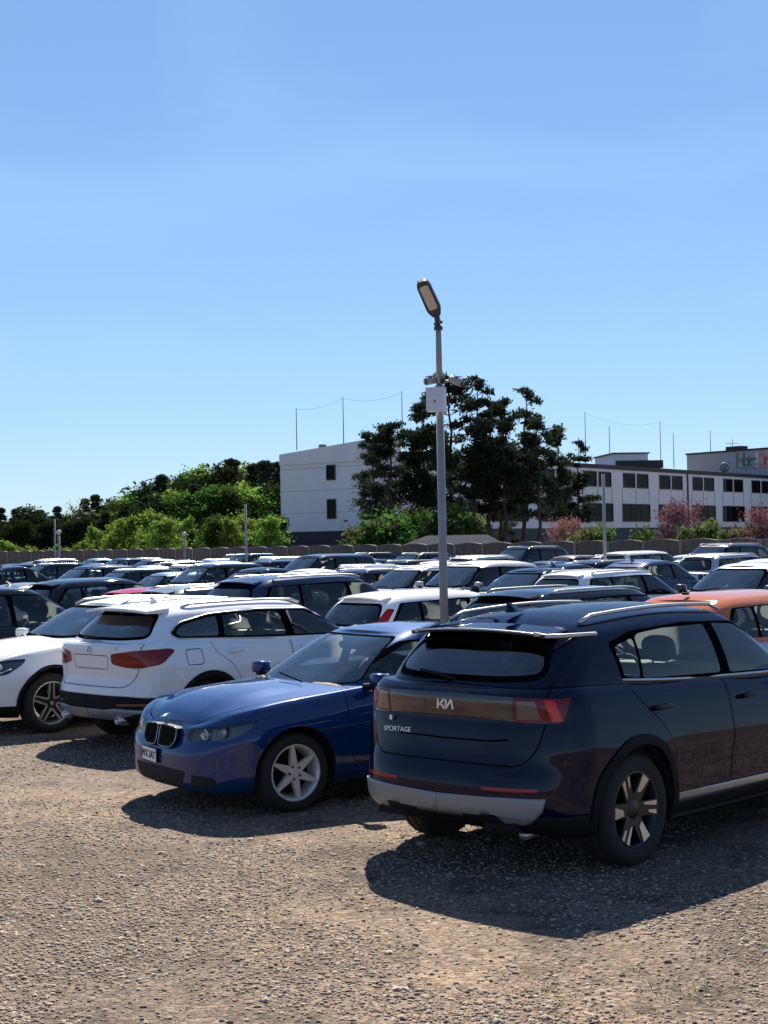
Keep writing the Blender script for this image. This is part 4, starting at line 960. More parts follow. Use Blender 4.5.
# ---- white crossover seen from its front flank
def spec_white_compact():
    xf, xr = 2.20, -2.217
    S = dict(paint=P_WHITE, wb=2.699, fo=.85, ro=.868, W=1.804, R=.345, rim=.243, tw=.225, rimstyle='five', cf=.66, pf=2.8, cr=.46, pr=3.4, nv=24, flare=.024, alloy=ALLOY,
             zb=[(xr, .30), (xr + .3, .25), (0, .22), (xf - .4, .21), (xf, .23)],
             zsh=[(xr, 1.06), (-1.8, 1.07), (-.9, 1.03), (.5, 1.0), (1.0, .98), (1.4, .95), (1.85, .88), (xf, .76)],
             crown=[(xr, .0), (-2.0, .02), (-.5, .05), (1.0, .09), (1.6, .09), (2.0, .04), (xf, 0)],
             df=[(0, .08), (.15, 0), (.5, 0), (.8, .04), (1, .13)],
             ds=[(0, .10), (.08, .05), (.2, .028), (.4, .016), (.6, .0), (.72, .006), (.84, .034), (.94, .06), (1, .10)],
             dr=[(0, .12), (.2, 0), (.4, 0), (.6, .04), (.9, .05), (1, .09)], crease=[(.70, .05, .010)],
             g=dict(bx0=-2.05, bx1=1.16, rx0=-1.55, rx1=.25, wb=.81, wr=.62, wbt=[(-2.05, .88), (-.9, 1), (.4, 1), (1.1, .95)], wrt=[(-1.55, .92), (-.4, 1), (.25, .97)],
                    zr=[(-1.7, 1.36), (-1.1, 1.42), (-.4, 1.44), (.1, 1.42), (.4, 1.38)], crown=.05))
    dlo = [(.92, 1.03), (.22, 1.355), (-.4, 1.38), (-1.0, 1.35), (-1.55, 1.2), (-1.5, 1.11)]
    panes = [[(-.07, 1.06), (.8, 1.045), (.18, 1.335), (-.11, 1.352)], [(-.19, 1.065), (-.23, 1.352), (-.98, 1.325), (-1.0, 1.09)], [(-1.06, 1.10), (-1.04, 1.315), (-1.45, 1.20), (-1.43, 1.13)]]
    S['upper'] = windows(dlo, panes) + screen('front', 1.04, 1.395, .745, .57, 'windscreen') + screen('rear', 1.10, 1.34, .64, .50, 'rear_window')
    hl = [(FD(2.13, .44), .70), (FD(2.11, .50), .80), (FD(1.85, .80), .86), (FD(1.70, .89), .865), (FD(1.74, .88), .80), (FD(1.90, .84), .70), (FD(2.05, .66), .66)]
    S['lower'] = [F_ring(round_poly([(-.19, .36), (-.16, 1.3), (-1.3, 1.3), (-1.0, .8), (-.88, .36)], [.04, 0, 0, .1, .04]), 'side', 'rear_door'),
                  F_ring(round_poly([(-.175, .36), (.90, .36), (.96, .7), (.93, 1.3), (-.145, 1.3)], [.04, .06, .1, 0, 0]), 'side', 'front_door'),
                  F_ring([(2.06, -.3), (2.03, .42), (1.86, .64), (1.5, .74), (.95, .78), (.95, -.3)], 'top', 'hood', .007, .4),
                  F_cut(round_poly(hl, .03), 'fdiag', 'headlight', .1), F_cut([(-.3, .45), (.42, .45), (.46, .70), (-.3, .71)], 'front', 'grille', .1), F_cut(round_poly([(-.3, .26), (.75, .26), (.65, .38), (-.3, .38)], .03), 'front', 'grille', .1),
                  F_cut([(-3, 0), (3, 0), (3, .34), (-3, .34)], 'side', 'arch_trim', .2), F_cut(round_poly([(RD(-2.1, .45), .85), (RD(-2.1, .45), .97), (RD(-1.8, .9), 1.0), (RD(-1.85, .9), .88)], .03), 'rdiag', 'tail_light', .1)]
    S['arch_trim'] = .035
    S['parts'] = SCREENS + [('rear_window', 'up', {'rear_window': 0}, GLASSD, False)] + side_parts(panes, [GLASSM, GLASSM, GLASSD]) + [('headlight', 'lo', {'headlight': 0}, GLASSL, True, {'bowl': LAMPIN}),
        ('door', 'lo', {'front_door': 0}, 'paint', True, {'as': 'front_door'}), ('door', 'lo', {'rear_door': 0}, 'paint', True, {'as': 'rear_door'}), ('hood', 'lo', {'hood': 0}, 'paint', False), ('grille', 'lo', {'grille': 0}, GLOSSB, False),
        ('wheel_arch_trim', 'lo', {'arch_trim': 0}, BLACKP, False, {'thick': .010, 'out': 1}), ('tail_light', 'lo', {'tail_light': 0}, REDL, True)]
    def ex(root, S, made, lo, up):
        rails(root, S, -1.4, .2, SATIN, y=.545, h=.036)
        for sg in (1, -1):
            for nm, hx in (('rear_door', -.98), ('front_door', .02)): handle(made[(nm, sg)], hx, sg * .885, .90, P_WHITE, sg)
            b = MB().rbox((1.93, sg * .70, .77), (.12, .10, .09), e=2).tube([(2.04, sg * .54, .70), (1.95, sg * .72, .70), (1.82, sg * .80, .76)], .012, 1, 6); b.build('projector', [mat('lens_bulb', (.45, .46, .47), .05, .2, coat=1), CHROME], made[('headlight', sg)], True)
        MB().tube([(1.10, .35, 1.03), (.95, -.2, 1.075)], .008, 0, 6).build('wiper', BLACKP, root, True)
        MB().tube([(2.205, 0, .58), (2.19, .40, .58)], .018, 0, 8).tube([(2.205, 0, .58), (2.19, -.40, .58)], .018, 0, 8).lathe([(.001, 2.22), (.09, 2.22), (.1, 2.19)], 0, 24, axis='y').build('grille_bar', CHROME, root, True) if False else None
    S['extra'] = [ex]; S['mirror'] = (.74, 1.06); S['seatx'] = .15
    return S

# ================================================================== the place
random.seed(7); rng = np.random.default_rng(7)

# ------------------------------------------------------------------ ground
def ground_mat():
    m = bpy.data.materials.new('gravel_ground'); m.use_nodes = True
    n = m.node_tree.nodes; l = m.node_tree.links; p = n['Principled BSDF']; p.inputs['Roughness'].default_value = .9; p.inputs['Specular IOR Level'].default_value = .25
    tc = n.new('ShaderNodeTexCoord'); V = tc.outputs['Object']
    def noise(sc, det=5, ro=.6, vec=V):
        t = n.new('ShaderNodeTexNoise'); t.inputs['Scale'].default_value = sc; t.inputs['Detail'].default_value = det; t.inputs['Roughness'].default_value = ro; l.new(vec, t.inputs['Vector']); return t.outputs[0]
    def ramp(src, pts):
        r = n.new('ShaderNodeValToRGB'); e = r.color_ramp.elements
        while len(e) < len(pts): e.new(.5)
        for q, (pos, c) in zip(e, pts): q.position = pos; q.color = (*c, 1)
        l.new(src, r.inputs[0]); return r.outputs[0]
    def mix(fac, a, b, mode='MIX'):
        x = n.new('ShaderNodeMix'); x.data_type = 'RGBA'; x.blend_type = mode
        if isinstance(fac, float): x.inputs[0].default_value = fac
        else: l.new(fac, x.inputs[0])
        l.new(a, x.inputs[6]); l.new(b, x.inputs[7]); return x.outputs[2]
    def voro(sc, out='Distance', feat='F1'):
        t = n.new('ShaderNodeTexVoronoi'); t.feature = feat; t.inputs['Scale'].default_value = sc; t.inputs['Randomness'].default_value = 1; l.new(V, t.inputs['Vector']); return t
    base = ramp(noise(.35, 6, .65), [(.30, (0.120, 0.090, 0.075)), (.50, (0.210, 0.158, 0.127)), (.70, (0.285, 0.220, 0.168))])
    v1 = voro(27); v2 = voro(58); v3 = voro(14)
    stone1 = ramp(v1.outputs['Color'], [(.0, (0.034, 0.026, 0.023)), (.35, (0.126, 0.095, 0.077)), (.75, (0.280, 0.218, 0.170)), (1, (0.46, 0.39, 0.315))])
    stone2 = ramp(v2.outputs['Color'], [(.0, (0.030, 0.022, 0.018)), (.45, (0.152, 0.112, 0.079)), (.8, (0.290, 0.228, 0.165)), (1, (0.409, 0.343, 0.264))])
    patch = ramp(noise(1.3, 4, .6), [(.38, (.15,) * 3), (.62, (.85,) * 3)])
    c = mix(.85, base, stone2); c = mix(patch, c, mix(.8, base, stone1))
    edge = ramp(v1.outputs['Distance'], [(.0, (1, 1, 1)), (.5, (.95,) * 3), (.8, (.5,) * 3)])
    c = mix(.5, c, mix(1.0, c, edge, 'MULTIPLY'))
    # damp, oily and greener patches
    st = ramp(noise(.9, 5, .7), [(.60, (0, 0, 0)), (.74, (1, 1, 1))]); dk = n.new('ShaderNodeRGB'); dk.outputs[0].default_value = (.042, .034, .029, 1)
    s2 = n.new('ShaderNodeMath'); s2.operation = 'MULTIPLY'; s2.inputs[1].default_value = .55; l.new(st, s2.inputs[0]); c = mix(s2.outputs[0], c, dk.outputs[0])
    gr = ramp(noise(.55, 3, .6), [(.60, (0, 0, 0)), (.72, (1, 1, 1))]); gd = n.new('ShaderNodeRGB'); gd.outputs[0].default_value = (.085, .085, .036, 1)
    g2 = n.new('ShaderNodeMath'); g2.operation = 'MULTIPLY'; g2.inputs[1].default_value = .22; l.new(gr, g2.inputs[0]); c = mix(g2.outputs[0], c, gd.outputs[0])
    # tyre tracks: bands of fine ribs running across the lot
    mp = n.new('ShaderNodeMapping'); mp.inputs['Rotation'].default_value = (0, 0, R(-28)); l.new(V, mp.inputs[0])
    wv = n.new('ShaderNodeTexWave'); wv.inputs['Scale'].default_value = .17; wv.inputs['Distortion'].default_value = 2.0; wv.inputs['Detail'].default_value = 2; l.new(mp.outputs[0], wv.inputs['Vector'])
    tr = ramp(wv.outputs['Fac'], [(.80, (0, 0, 0)), (.90, (1, 1, 1))])
    mp2 = n.new('ShaderNodeMapping'); mp2.inputs['Rotation'].default_value = (0, 0, R(25)); l.new(V, mp2.inputs[0])
    rib = n.new('ShaderNodeTexWave'); rib.inputs['Scale'].default_value = 7; rib.inputs['Distortion'].default_value = 1.5; l.new(mp2.outputs[0], rib.inputs['Vector'])
    tm = n.new('ShaderNodeMath'); tm.operation = 'MULTIPLY'; l.new(tr, tm.inputs[0]); l.new(noise(.7, 3), tm.inputs[1])
    t3 = n.new('ShaderNodeMath'); t3.operation = 'MULTIPLY'; t3.inputs[1].default_value = .40; l.new(tm.outputs[0], t3.inputs[0]); c = mix(t3.outputs[0], c, dk.outputs[0])
    big = ramp(noise(.22, 4, .55), [(.34, (.50, .48, .49)), (.47, (.92, .91, .92)), (.62, (1.25, 1.19, 1.10))]); c = mix(1.0, c, big, 'MULTIPLY')
    mid = ramp(noise(1.9, 5, .65), [(.36, (.42, .40, .40)), (.47, (.95, .95, .95)), (.66, (1.18, 1.13, 1.06))]); c = mix(.8, c, mid, 'MULTIPLY')
    l.new(c, p.inputs['Base Color'])
    # relief
    h = n.new('ShaderNodeMath'); h.operation = 'MULTIPLY'; l.new(v1.outputs['Distance'], h.inputs[0]); h.inputs[1].default_value = -.55
    h2 = n.new('ShaderNodeMath'); h2.operation = 'MULTIPLY_ADD'; l.new(v2.outputs['Distance'], h2.inputs[0]); h2.inputs[1].default_value = -.35; l.new(h.outputs[0], h2.inputs[2])
    h3 = n.new('ShaderNodeMath'); h3.operation = 'MULTIPLY_ADD'; l.new(noise(9, 8, .7), h3.inputs[0]); h3.inputs[1].default_value = 1.4; l.new(h2.outputs[0], h3.inputs[2])
    h4 = n.new('ShaderNodeMath'); h4.operation = 'MULTIPLY'; l.new(tm.outputs[0], h4.inputs[0]); l.new(rib.outputs['Fac'], h4.inputs[1])
    h5 = n.new('ShaderNodeMath'); h5.operation = 'MULTIPLY_ADD'; l.new(h4.outputs[0], h5.inputs[0]); h5.inputs[1].default_value = .35; l.new(h3.outputs[0], h5.inputs[2])
    b = n.new('ShaderNodeBump'); b.inputs['Strength'].default_value = .9; b.inputs['Distance'].default_value = .028; l.new(h5.outputs[0], b.inputs['Height']); l.new(b.outputs[0], p.inputs['Normal'])
    return m
gs = 3000
tag(mesh_obj('ground', [(-gs, -400, 0), (gs, -400, 0), (gs, gs, 0), (-gs, gs, 0)], [(0, 1, 2, 3)], ground_mat()), kind='structure')

# loose stones, a few tufts
def scatter_stones():
    N = 150000
    oc = np.array([(1, 0, 0), (0, 1, 0), (-1, 0, 0), (0, -1, 0), (0, 0, 1), (0, 0, -.2), (.7, .7, .5), (-.7, .6, .45), (-.6, -.7, .5), (.7, -.6, .5)], float)
    of = np.array([(0, 6, 4), (6, 1, 4), (1, 7, 4), (7, 2, 4), (2, 8, 4), (8, 3, 4), (3, 9, 4), (9, 0, 4), (0, 1, 6), (1, 2, 7), (2, 3, 8), (3, 0, 9)])
    d = 5.6 + 18 * rng.random(N) ** 1.8; k = (rng.random(N) - .5) * .60; x, y = k * d, d
    cl = np.sin(x * 1.7 + 1.3 * np.sin(y * .9)) * np.sin(y * 1.3 + .8 * np.sin(x * 1.1)) + .5 * np.sin(x * 4.1 + y * 2.3) * np.sin(y * 3.7 - x) + .35 * np.sin(x * .8 - y * .55 + 1.0)
    keep = rng.random(N) < np.clip(.56 + .62 * cl, .10, 1); x, y, d = x[keep], y[keep], d[keep]; n_ = len(x)
    r = .0042 + .0100 * rng.random(n_) ** 3.0; big = rng.random(n_) < .002; r[big] = .015 + .014 * rng.random(big.sum())
    a = rng.random(n_) * 6.28; ca, sa = np.cos(a), np.sin(a)
    q = oc[None] * (1 + .4 * (rng.random((n_, 10, 3)) - .5)) * np.stack([r * (.8 + .8 * rng.random(n_)), r, r * (.45 + .45 * rng.random(n_))], 1)[:, None, :]
    V = np.stack([x[:, None] + q[..., 0] * ca[:, None] - q[..., 1] * sa[:, None], y[:, None] + q[..., 0] * sa[:, None] + q[..., 1] * ca[:, None], q[..., 2] + .0015], -1).reshape(-1, 3)
    F = (of[None] + (np.arange(n_) * 10)[:, None, None]).reshape(-1, 3)
    o = mesh_np('gravel', V, F, mat('stone_tan', (.24, .183, .14), .9), None)
    for mt in (mat('stone_grey', (.15, .122, .102), .9), mat('stone_pale', (.33, .28, .225), .85), mat('stone_dark', (.05, .042, .037), .9)): o.data.materials.append(mt)
    o.data.polygons.foreach_set('material_index', np.repeat(rng.choice(4, size=n_, p=[.46, .22, .26, .06]), 12).astype('i')); tag(o, kind='stuff')
scatter_stones()
def tufts():
    V = []; F = []; M = []
    for (px, py, n_, sp, mi) in ((690, 985, 90, .12, 0), (652, 985, 35, .06, 0), (625, 968, 40, .05, 1), (545, 988, 60, .07, 1), (700, 955, 50, .06, 0), (740, 965, 70, .12, 1), (655, 1000, 60, .12, 1), (590, 1010, 60, .2, 1), (760, 945, 60, .1, 0)):
        Y = FPX * CAM_H / (py - horizon_y(px)); X = (px - 384) / FPX * Y
        for _ in range(n_):
            x, y = X + rng.normal() * sp, Y + rng.normal() * sp * .8; a = rng.random() * 6.28; h = .006 + .016 * rng.random(); l_ = rng.normal(size=2) * .02; wd = .003
            o = len(V); V += [(x - wd * math.cos(a), y - wd * math.sin(a), 0), (x + wd * math.cos(a), y + wd * math.sin(a), 0), (x + l_[0], y + l_[1], h)]; F.append((o, o + 1, o + 2)); M.append(mi)
    tag(mesh_obj('grass', V, F, [mat('grass_green', (.07, .10, .025), .7), mat('grass_dry', (.22, .19, .08), .8)], None, M), kind='stuff')
tufts()

# ------------------------------------------------------------------ concrete fence
A_WALL = 50.0
def fence():
    conc = mat('fence_concrete', (.115, .095, .085), .95, noise=(2.2, .6), bump=(6, 1.0, .09)); post = mat('fence_post_concrete', (.20, .18, .165), .9, noise=(2.0, .3))
    root = empty('concrete_fence'); tag(root, 'grey prefabricated concrete fence with scalloped top panels behind all the parked cars', 'fence')
    bw = 2.06; p0 = None
    b0, b1 = 18.0, 112.0; n_ = int((b1 - b0) / bw)
    pm_ = MB(); V = []; nseg = 10
    top = [( -bw / 2 + .06 + (bw - .12) * i / nseg, 1.90 + .10 * (math.sin(math.pi * i / nseg) ** .8)) for i in range(nseg + 1)]
    for z0, z1, th in ((0, .50, .06), (.505, 1.0, .06), (1.005, 1.50, .06)): pm_.box((0, 0, (z0 + z1) / 2), (bw - .12, th, z1 - z0 - .012), 0)
    pm_.prism([(-bw / 2 + .06, 1.505), (bw / 2 - .06, 1.505)] + top[::-1], -.03, .03, 0, lambda u, v, y: (u, y, v))
    pm_.prism([(u, v + .045) for u, v in top] + [(u, v - .0) for u, v in top[::-1]], -.05, .05, 1, lambda u, v, y: (u, y, v))
    for zz in (.25, .75, 1.25): 
        for i in range(5): pm_.box((-bw / 2 + .06 + (bw - .12) * (i + .5) / 5, -.036, zz), ((bw - .12) / 5 - .05, .03, .40), 0, taper=1)
    panel = pm_.build('fence_panel', [conc, post], root); ps = MB().box((0, 0, .99), (.15, .17, 1.98), 0, taper=.9).build('fence_post', post, root)
    def place(o, b, a=A_WALL): p = HV * a + LV * b; o.location = (p[0], p[1], 0); o.rotation_euler = (0, 0, math.atan2(LV[1], LV[0]) + math.pi)
    for i in range(n_):
        b = b0 + i * bw; q, r = (panel, ps) if i == 0 else (panel.copy(), ps.copy())
        if i: COL.objects.link(q); q.parent = root; COL.objects.link(r); r.parent = root
        place(q, b); place(r, b + bw / 2)
fence()

# ------------------------------------------------------------------ buildings
def frame_mb(w_, h_, t=.09, d=.10, mull=()):
    b = MB(); b.box((0, 0, h_ / 2 - t / 2), (w_, d, t)); b.box((0, 0, -h_ / 2 + t / 2), (w_, d, t))
    for sx in (-1, 1): b.box((sx * (w_ / 2 - t / 2), 0, 0), (t, d, h_ - 2 * t))
    for u in mull: b.box((u, .005, 0), (t * .8, d, h_ - 2 * t))
    return b
def office():
    # corners measured from the photograph: gable from GL to GC, long front from GC to the right
    WH = mat('facade_white', (.68, .68, .70), .85, noise=(.5, .08)); DK = mat('plinth_blue', (.016, .022, .040), .6); RF = mat('roof_edge_dark', (.022, .018, .02), .6); FR = mat('window_frame_dark', (.012, .014, .018), .5)
    JT = mat('facade_joint', (.12, .12, .14), .8); PN = glass('office_pane', (.3, .33, .33), .22, ior=1.45); CUR = mat('curtain_backing', (.14, .135, .12), .9); RM = mat('room_dark', (.015, .017, .018), .9)
    f0 = Vector((1.45, 128.0, 0)); fd = Vector((.59, .807, 0)).normalized(); gd = Vector((-.807, .59, 0)).normalized(); Lf = 118.0; Lg = 13.36; Hh = 9.9; zp = 3.25
    root = empty('office_block', f0); tag(root, 'long white office block with rows of dark windows behind the fence', 'building')
    nrm_f = Vector((fd.y, -fd.x, 0)); nrm_g = Vector((-gd.y, gd.x, 0)) * 1
    if nrm_g.y > 0: nrm_g = -nrm_g
    p = [Vector((0, 0, 0)), fd * Lf, fd * Lf + gd * Lg, gd * Lg]
    def wall_prism(z0, z1, mt, name, grow=0.0):
        q = [v + (nrm_f * (i in (0, 1)) + nrm_g * (i in (0, 3))) * grow for i, v in enumerate(p)]
        V = [(v.x, v.y, z0) for v in q] + [(v.x, v.y, z1) for v in q]
        return mesh_obj(name, V, [(0, 3, 2, 1), (4, 5, 6, 7), (0, 1, 5, 4), (1, 2, 6, 5), (2, 3, 7, 6), (3, 0, 4, 7)], mt, root)
    wall_prism(zp, Hh - .45, WH, 'wall'); wall_prism(0, zp - .004, DK, 'plinth', -.05); wall_prism(Hh - .446, Hh, RF, 'roof_edge', .10)
    # the gable keeps a pale verge
    g0 = p[0] + nrm_g * .12; g1 = p[3] + nrm_g * .12
    V = [(g0.x, g0.y, Hh - .60), (g1.x, g1.y, Hh - .60), (g1.x, g1.y, 10.28), (g0.x, g0.y, 11.4)]; V += [(v[0] - nrm_g.x * .3, v[1] - nrm_g.y * .3, v[2]) for v in V]
    mesh_obj('gable_parapet', V, [(0, 1, 2, 3), (7, 6, 5, 4), (3, 2, 6, 7), (0, 4, 5, 1), (0, 3, 7, 4), (1, 5, 6, 2)], WH, root)
    ang = math.atan2(fd.y, fd.x); bw = 8.8
    protos = {}
    def window(u, z, w_, h_, along=fd, nrm=nrm_f, curt=0, mull=()):
        key = (w_, h_, mull, curt); c = along * u + nrm * .03; a = math.atan2(along.y, along.x) + (math.pi if nrm is nrm_g else 0)
        if key in protos:
            fo, po, ro = protos[key]; f = fo.copy(); COL.objects.link(f); f.parent = root
            for o in (po, ro): q = o.copy(); COL.objects.link(q); q.parent = f
        else:
            f = frame_mb(w_, h_, .10, .12, mull).build('window', FR, root)
            po = mesh_obj('pane', [(-w_ / 2, -.01, -h_ / 2), (w_ / 2, -.01, -h_ / 2), (w_ / 2, -.01, h_ / 2), (-w_ / 2, -.01, h_ / 2)], [(0, 1, 2, 3)], PN, f)
            rb = MB().box((0, .022, 0), (w_ - .02, .01, h_ - .02), 0)  # dark board stands in for the unlit room behind the pane
            if curt: rb.box((-w_ * .28 if curt == 1 else w_ * .22, .010, 0), (w_ * .30, .008, h_ - .1), 1)
            ro = rb.build('curtain_backing', [RM, CUR], f); protos[key] = (f, po, ro)
        f.location = (c.x, c.y, z); f.rotation_euler = (0, 0, a)
    nb = int(Lf / bw)
    joint = None
    for i in range(nb):
        u = 9.0 + i * bw
        if u > Lf - 3: break
        for du in (-1.62, 1.62): window(u + du, 8.35, 2.75, 1.6, curt=int(rng.integers(0, 3)))
        window(u, 4.86, 6.6, 1.95, curt=int(rng.integers(0, 3)), mull=(-1.1, 1.1))
        for z in (9.25,):
            for du in (-3.2, 0, 3.2):
                c = fd * (u + du) + nrm_f * .012; jn = joint.copy() if joint else MB().box((0, 0, 0), (.07, .02, 1.6)).build('facade_joint', JT, root)
                if joint: COL.objects.link(jn); jn.parent = root
                joint = jn; jn.location = (c.x, c.y, 6.7); jn.rotation_euler = (0, 0, ang)
        for z in (4.02,): pass
    for u in (9.0 + 5.5 * bw,):
        c = fd * u + nrm_f * .05; MB().box((c.x, c.y, 6.3), (.25, .12, 6.2), 0, ang).build('downpipe', RF, root)
    for u, z in ((7.5, 8.42), (7.5, 5.2)): window(u, z, 1.0, 1.35 if z > 7 else 1.75, gd, nrm_g)
    ga = math.atan2(gd.y, gd.x)
    for z in (4.9, 6.9, 8.9):
        c = gd * (Lg / 2) + nrm_g * .006; MB().box((c.x, c.y, z), (Lg, .012, .03), 0, ga).build('gable_joint', mat('gable_joint', (.30, .30, .33), .8), root)
    # roof plant room, vents, antennas
    c = Vector((*at(622, 176), 0)) - f0; MB().box((c.x, c.y, Hh + .95), (8.5, 4.0, 1.9), 0, ang + .75).box((c.x, c.y, Hh + 1.96), (8.9, 4.4, .14), 1, ang + .75).build('plant_room', [WH, RF], root)
    c = Vector((*at(640, 172), 0)) - f0; MB().box((c.x, c.y, Hh + .65), (5.5, .8, .9), 0, .1).build('roof_duct', RF, root)
    for uu, vv, hh in ((33.5, 6.5, 1.9), (32.0, 7, 1.6), (36.0, 5.5, 1.5), (2, 10, 1.2), (3.0, 10, 1.0)):
        c = fd * uu + gd * vv; MB().lathe([(.001, hh), (.35, hh), (.40, hh - .5), (.25, hh - .55), (.22, 0)], 0, 12, (c.x, c.y, Hh), axis='z').build('roof_vent', mat('vent_grey', (.16, .16, .17), .6), root, True)
    return root, f0, fd, gd, Hh
office_root, OF0, OFD, OGD, OH = office()

def antenna(px, ytop, Y, zb=11.0, yagi=False, k=0):
    hz = horizon_y(px); h = CAM_H + (hz - ytop) / FPX * Y; x, y = at(px, Y)
    b = MB().tube([(0, 0, zb), (0, 0, h)], .055, 0, 6, r1=.035)
    if yagi:
        b.tube([(-.9, 0, h - .6), (.9, 0, h - .6)], .03, 0, 5)
        for q in (-.8, -.4, 0, .4, .8): b.tube([(q, -.3, h - .6), (q, .3, h - .6)], .02, 0, 4)
    o = b.build('antenna_mast', mat('mast_grey', (.10, .11, .13), .5)); o.location = (x, y, 0)
    tag(o, ['thin aerial mast on the left end of the white office roof', 'thin aerial mast second from the left end of the office roof', 'thin aerial mast above the pines on the office roof', 'aerial mast just right of the pine crowns', 'television aerial beside the roof plant room', 'short aerial mast at the plant room', 'tallest aerial mast on the right roof', 'aerial mast right of the tallest one', 'aerial mast on the hotel block roof', 'short aerial mast above the hotel sign'][k], 'aerial', 'aerial masts on the roofs')
    return o
for k, (px, yt, Y, yg) in enumerate(((298, 408, 141, 0), (345, 397, 138, 0), (404, 391, 140, 0), (587, 412, 176, 0), (580, 437, 174, 1), (611, 426, 180, 0), (662, 421, 190, 0), (675, 433, 192, 0), (712, 430, 205, 0), (734, 439, 208, 1))): antenna(px, yt, Y, 11.0 if k < 8 else 13.5, bool(yg), k)
def aerial_wire():
    def P3(px, y, Y): X, Yy = at(px, Y); return Vector((X, Yy, CAM_H + (horizon_y(px) - y) / FPX * Y))
    for (a, b_, sag, lb) in (((298, 409, 141), (345, 398, 138), .35, 'wire aerial strung between the two left roof masts'), ((345, 398, 138), (404, 392, 140), .5, 'wire aerial strung from the second mast towards the pines'), ((587, 413, 176), (662, 422, 190), .8, 'wire aerial strung between the masts right of the pines')):
        A, B = P3(*a), P3(*b_); pts = [A.lerp(B, t) - Vector((0, 0, sag * 4 * t * (1 - t))) for t in np.linspace(0, 1, 12)]
        tag(MB().tube(pts, .010, 0, 4).build('aerial_wire', mat('mast_grey', (.10, .11, .13), .5)), lb, 'wire', 'aerial wires above the roof')
aerial_wire()

def hotel_block():
    WH = MATS['facade_white']; RF = MATS['roof_edge_dark']
    Y = 214; x0, _ = at(688, Y); top = CAM_H + (horizon_y(688) - 455) / FPX * Y
    root = empty('hotel_block', (x0, Y, 0)); tag(root, 'pale taller block carrying the rooftop sign letters at the right edge', 'building')
    d1 = Vector((.62, -.78, 0)).normalized(); a = math.atan2(d1.y, d1.x); nn = Vector((-d1.y, d1.x, 0)) * 1; L = 26; D = 14
    c = d1 * L / 2 + nn * D / 2
    MB().box((c.x, c.y, top / 2), (L, D, top), 0, a).build('wall', mat('hotel_grey', (.36, .36, .39), .85, noise=(.4, .1)), root); MB().box((c.x, c.y, top + .12), (L + .3, D + .3, .22), 0, a).build('roof_edge', RF, root)
    c = d1 * 6.5 + nn * 3; MB().box((c.x, c.y, top + .55), (2.6, 1.6, .7), 0, a).build('roof_hatch', RF, root)
    # rooftop lettering on a frame along the near edge of the office roof behind
    sg = empty('roof_sign'); p = Vector((*at(738, 196), 0)); sg.location = p
    tag(sg, 'dark green and red freestanding letters on a rooftop frame by the hotel block', 'sign')
    zb = CAM_H + (horizon_y(748) - 467.5) / FPX * 196; hl = 1.75; ex = Vector((1, -.12, 0)).normalized(); u = 0
    GRN = mat('letter_green', (.006, .035, .022), .25, coat=.8); RED = mat('letter_red', (.42, .012, .02), .25, coat=.8); PAL = mat('letter_pale', (.55, .57, .60), .4)
    for ch, w_, mt in (('H', .95, GRN), ('o', .78, GRN), ('t', .52, GRN), ('e', .76, GRN), ('l', .38, PAL), ('D', .95, RED), ('o', .8, RED)):
        V, F = text_mesh(ch, hl * 1.38, 0.12, bold=.11); V = [(v[0] * .74, v[1], v[2]) for v in V]; b = MB(); b.add(placed(V, (ex.x * (u + w_ / 2), ex.y * (u + w_ / 2), zb + hl / 2), ex, (0, 0, 1), (ex.y, -ex.x, 0)), F); b.build('letter', mt, sg); u += w_ * .80
    b = MB()
    for q in np.linspace(0, u, 8): b.box((ex.x * q + .05, ex.y * q + .3, (zb + 9.7) / 2), (.08, .08, zb - 9.7), 0)
    b.tube([(0, .3, zb - .05), (ex.x * u, ex.y * u + .3, zb - .05)], .06, 0, 6); b.build('sign_frame', mat('mast_grey', (.1, .11, .13), .5), sg)
    # satellite dish
    X, Yd = at(726, 192); zd = CAM_H + (horizon_y(726) - 468) / FPX * 192
    ds = empty('satellite_dish', (X, Yd, zd)); tag(ds, 'small grey satellite dish on the roof left of the sign letters', 'dish')
    MB().lathe([(.001, 0), (.35, .05), (.65, .17), (.63, .19), (.33, .08), (.001, .03)], 0, 20, (0, 0, .1)).build('reflector_bowl', mat('dish_grey', (.2, .2, .22), .5), ds, True)
    MB().tube([(0, 0, -1.0), (0, 0, .1)], .06).tube([(0, .1, .1), (.5, -.5, .7)], .03).build('dish_arm', mat('mast_grey', (.1, .11, .13), .5), ds)
hotel_block()

def shed(px0, px1, ytop, ye, Y, label, gable=True, name='shed'):
    """low outbuilding whose roof shows above the fence"""
    x0, x1 = at(px0, Y)[0], at(px1, Y)[0]; z = CAM_H + (horizon_y((px0 + px1) / 2) - ytop) / FPX * Y; ze = CAM_H + (horizon_y((px0 + px1) / 2) - ye) / FPX * Y
    root = empty(name, ((x0 + x1) / 2, Y, 0)); tag(root, label, 'shed'); w_ = x1 - x0; D = 5.0
    MB().box((0, D / 2, ze / 2), (w_ - .6, D - .4, ze - .04), 0).build('wall', mat('shed_wall', (.03, .03, .04), .8), root)
    b = MB()
    if gable: b.add([(-w_ / 2, -.2, ze), (w_ / 2, -.2, ze), (w_ * .36, D / 2, z), (-w_ * .22, D / 2, z), (-w_ / 2, D + .2, ze), (w_ / 2, D + .2, ze), (-w_ / 2, -.2, ze - .12), (w_ / 2, -.2, ze - .12)], [(0, 1, 2, 3), (5, 4, 3, 2), (0, 3, 4), (1, 5, 2), (6, 7, 1, 0)])
    else: b.box((0, D / 2, (z + ze) / 2), (w_, D + .4, z - ze), 0)
    b.build('roof', mat('shed_roof', (.06, .066, .078), 1, spec=0, noise=(1.0, .2)), root)
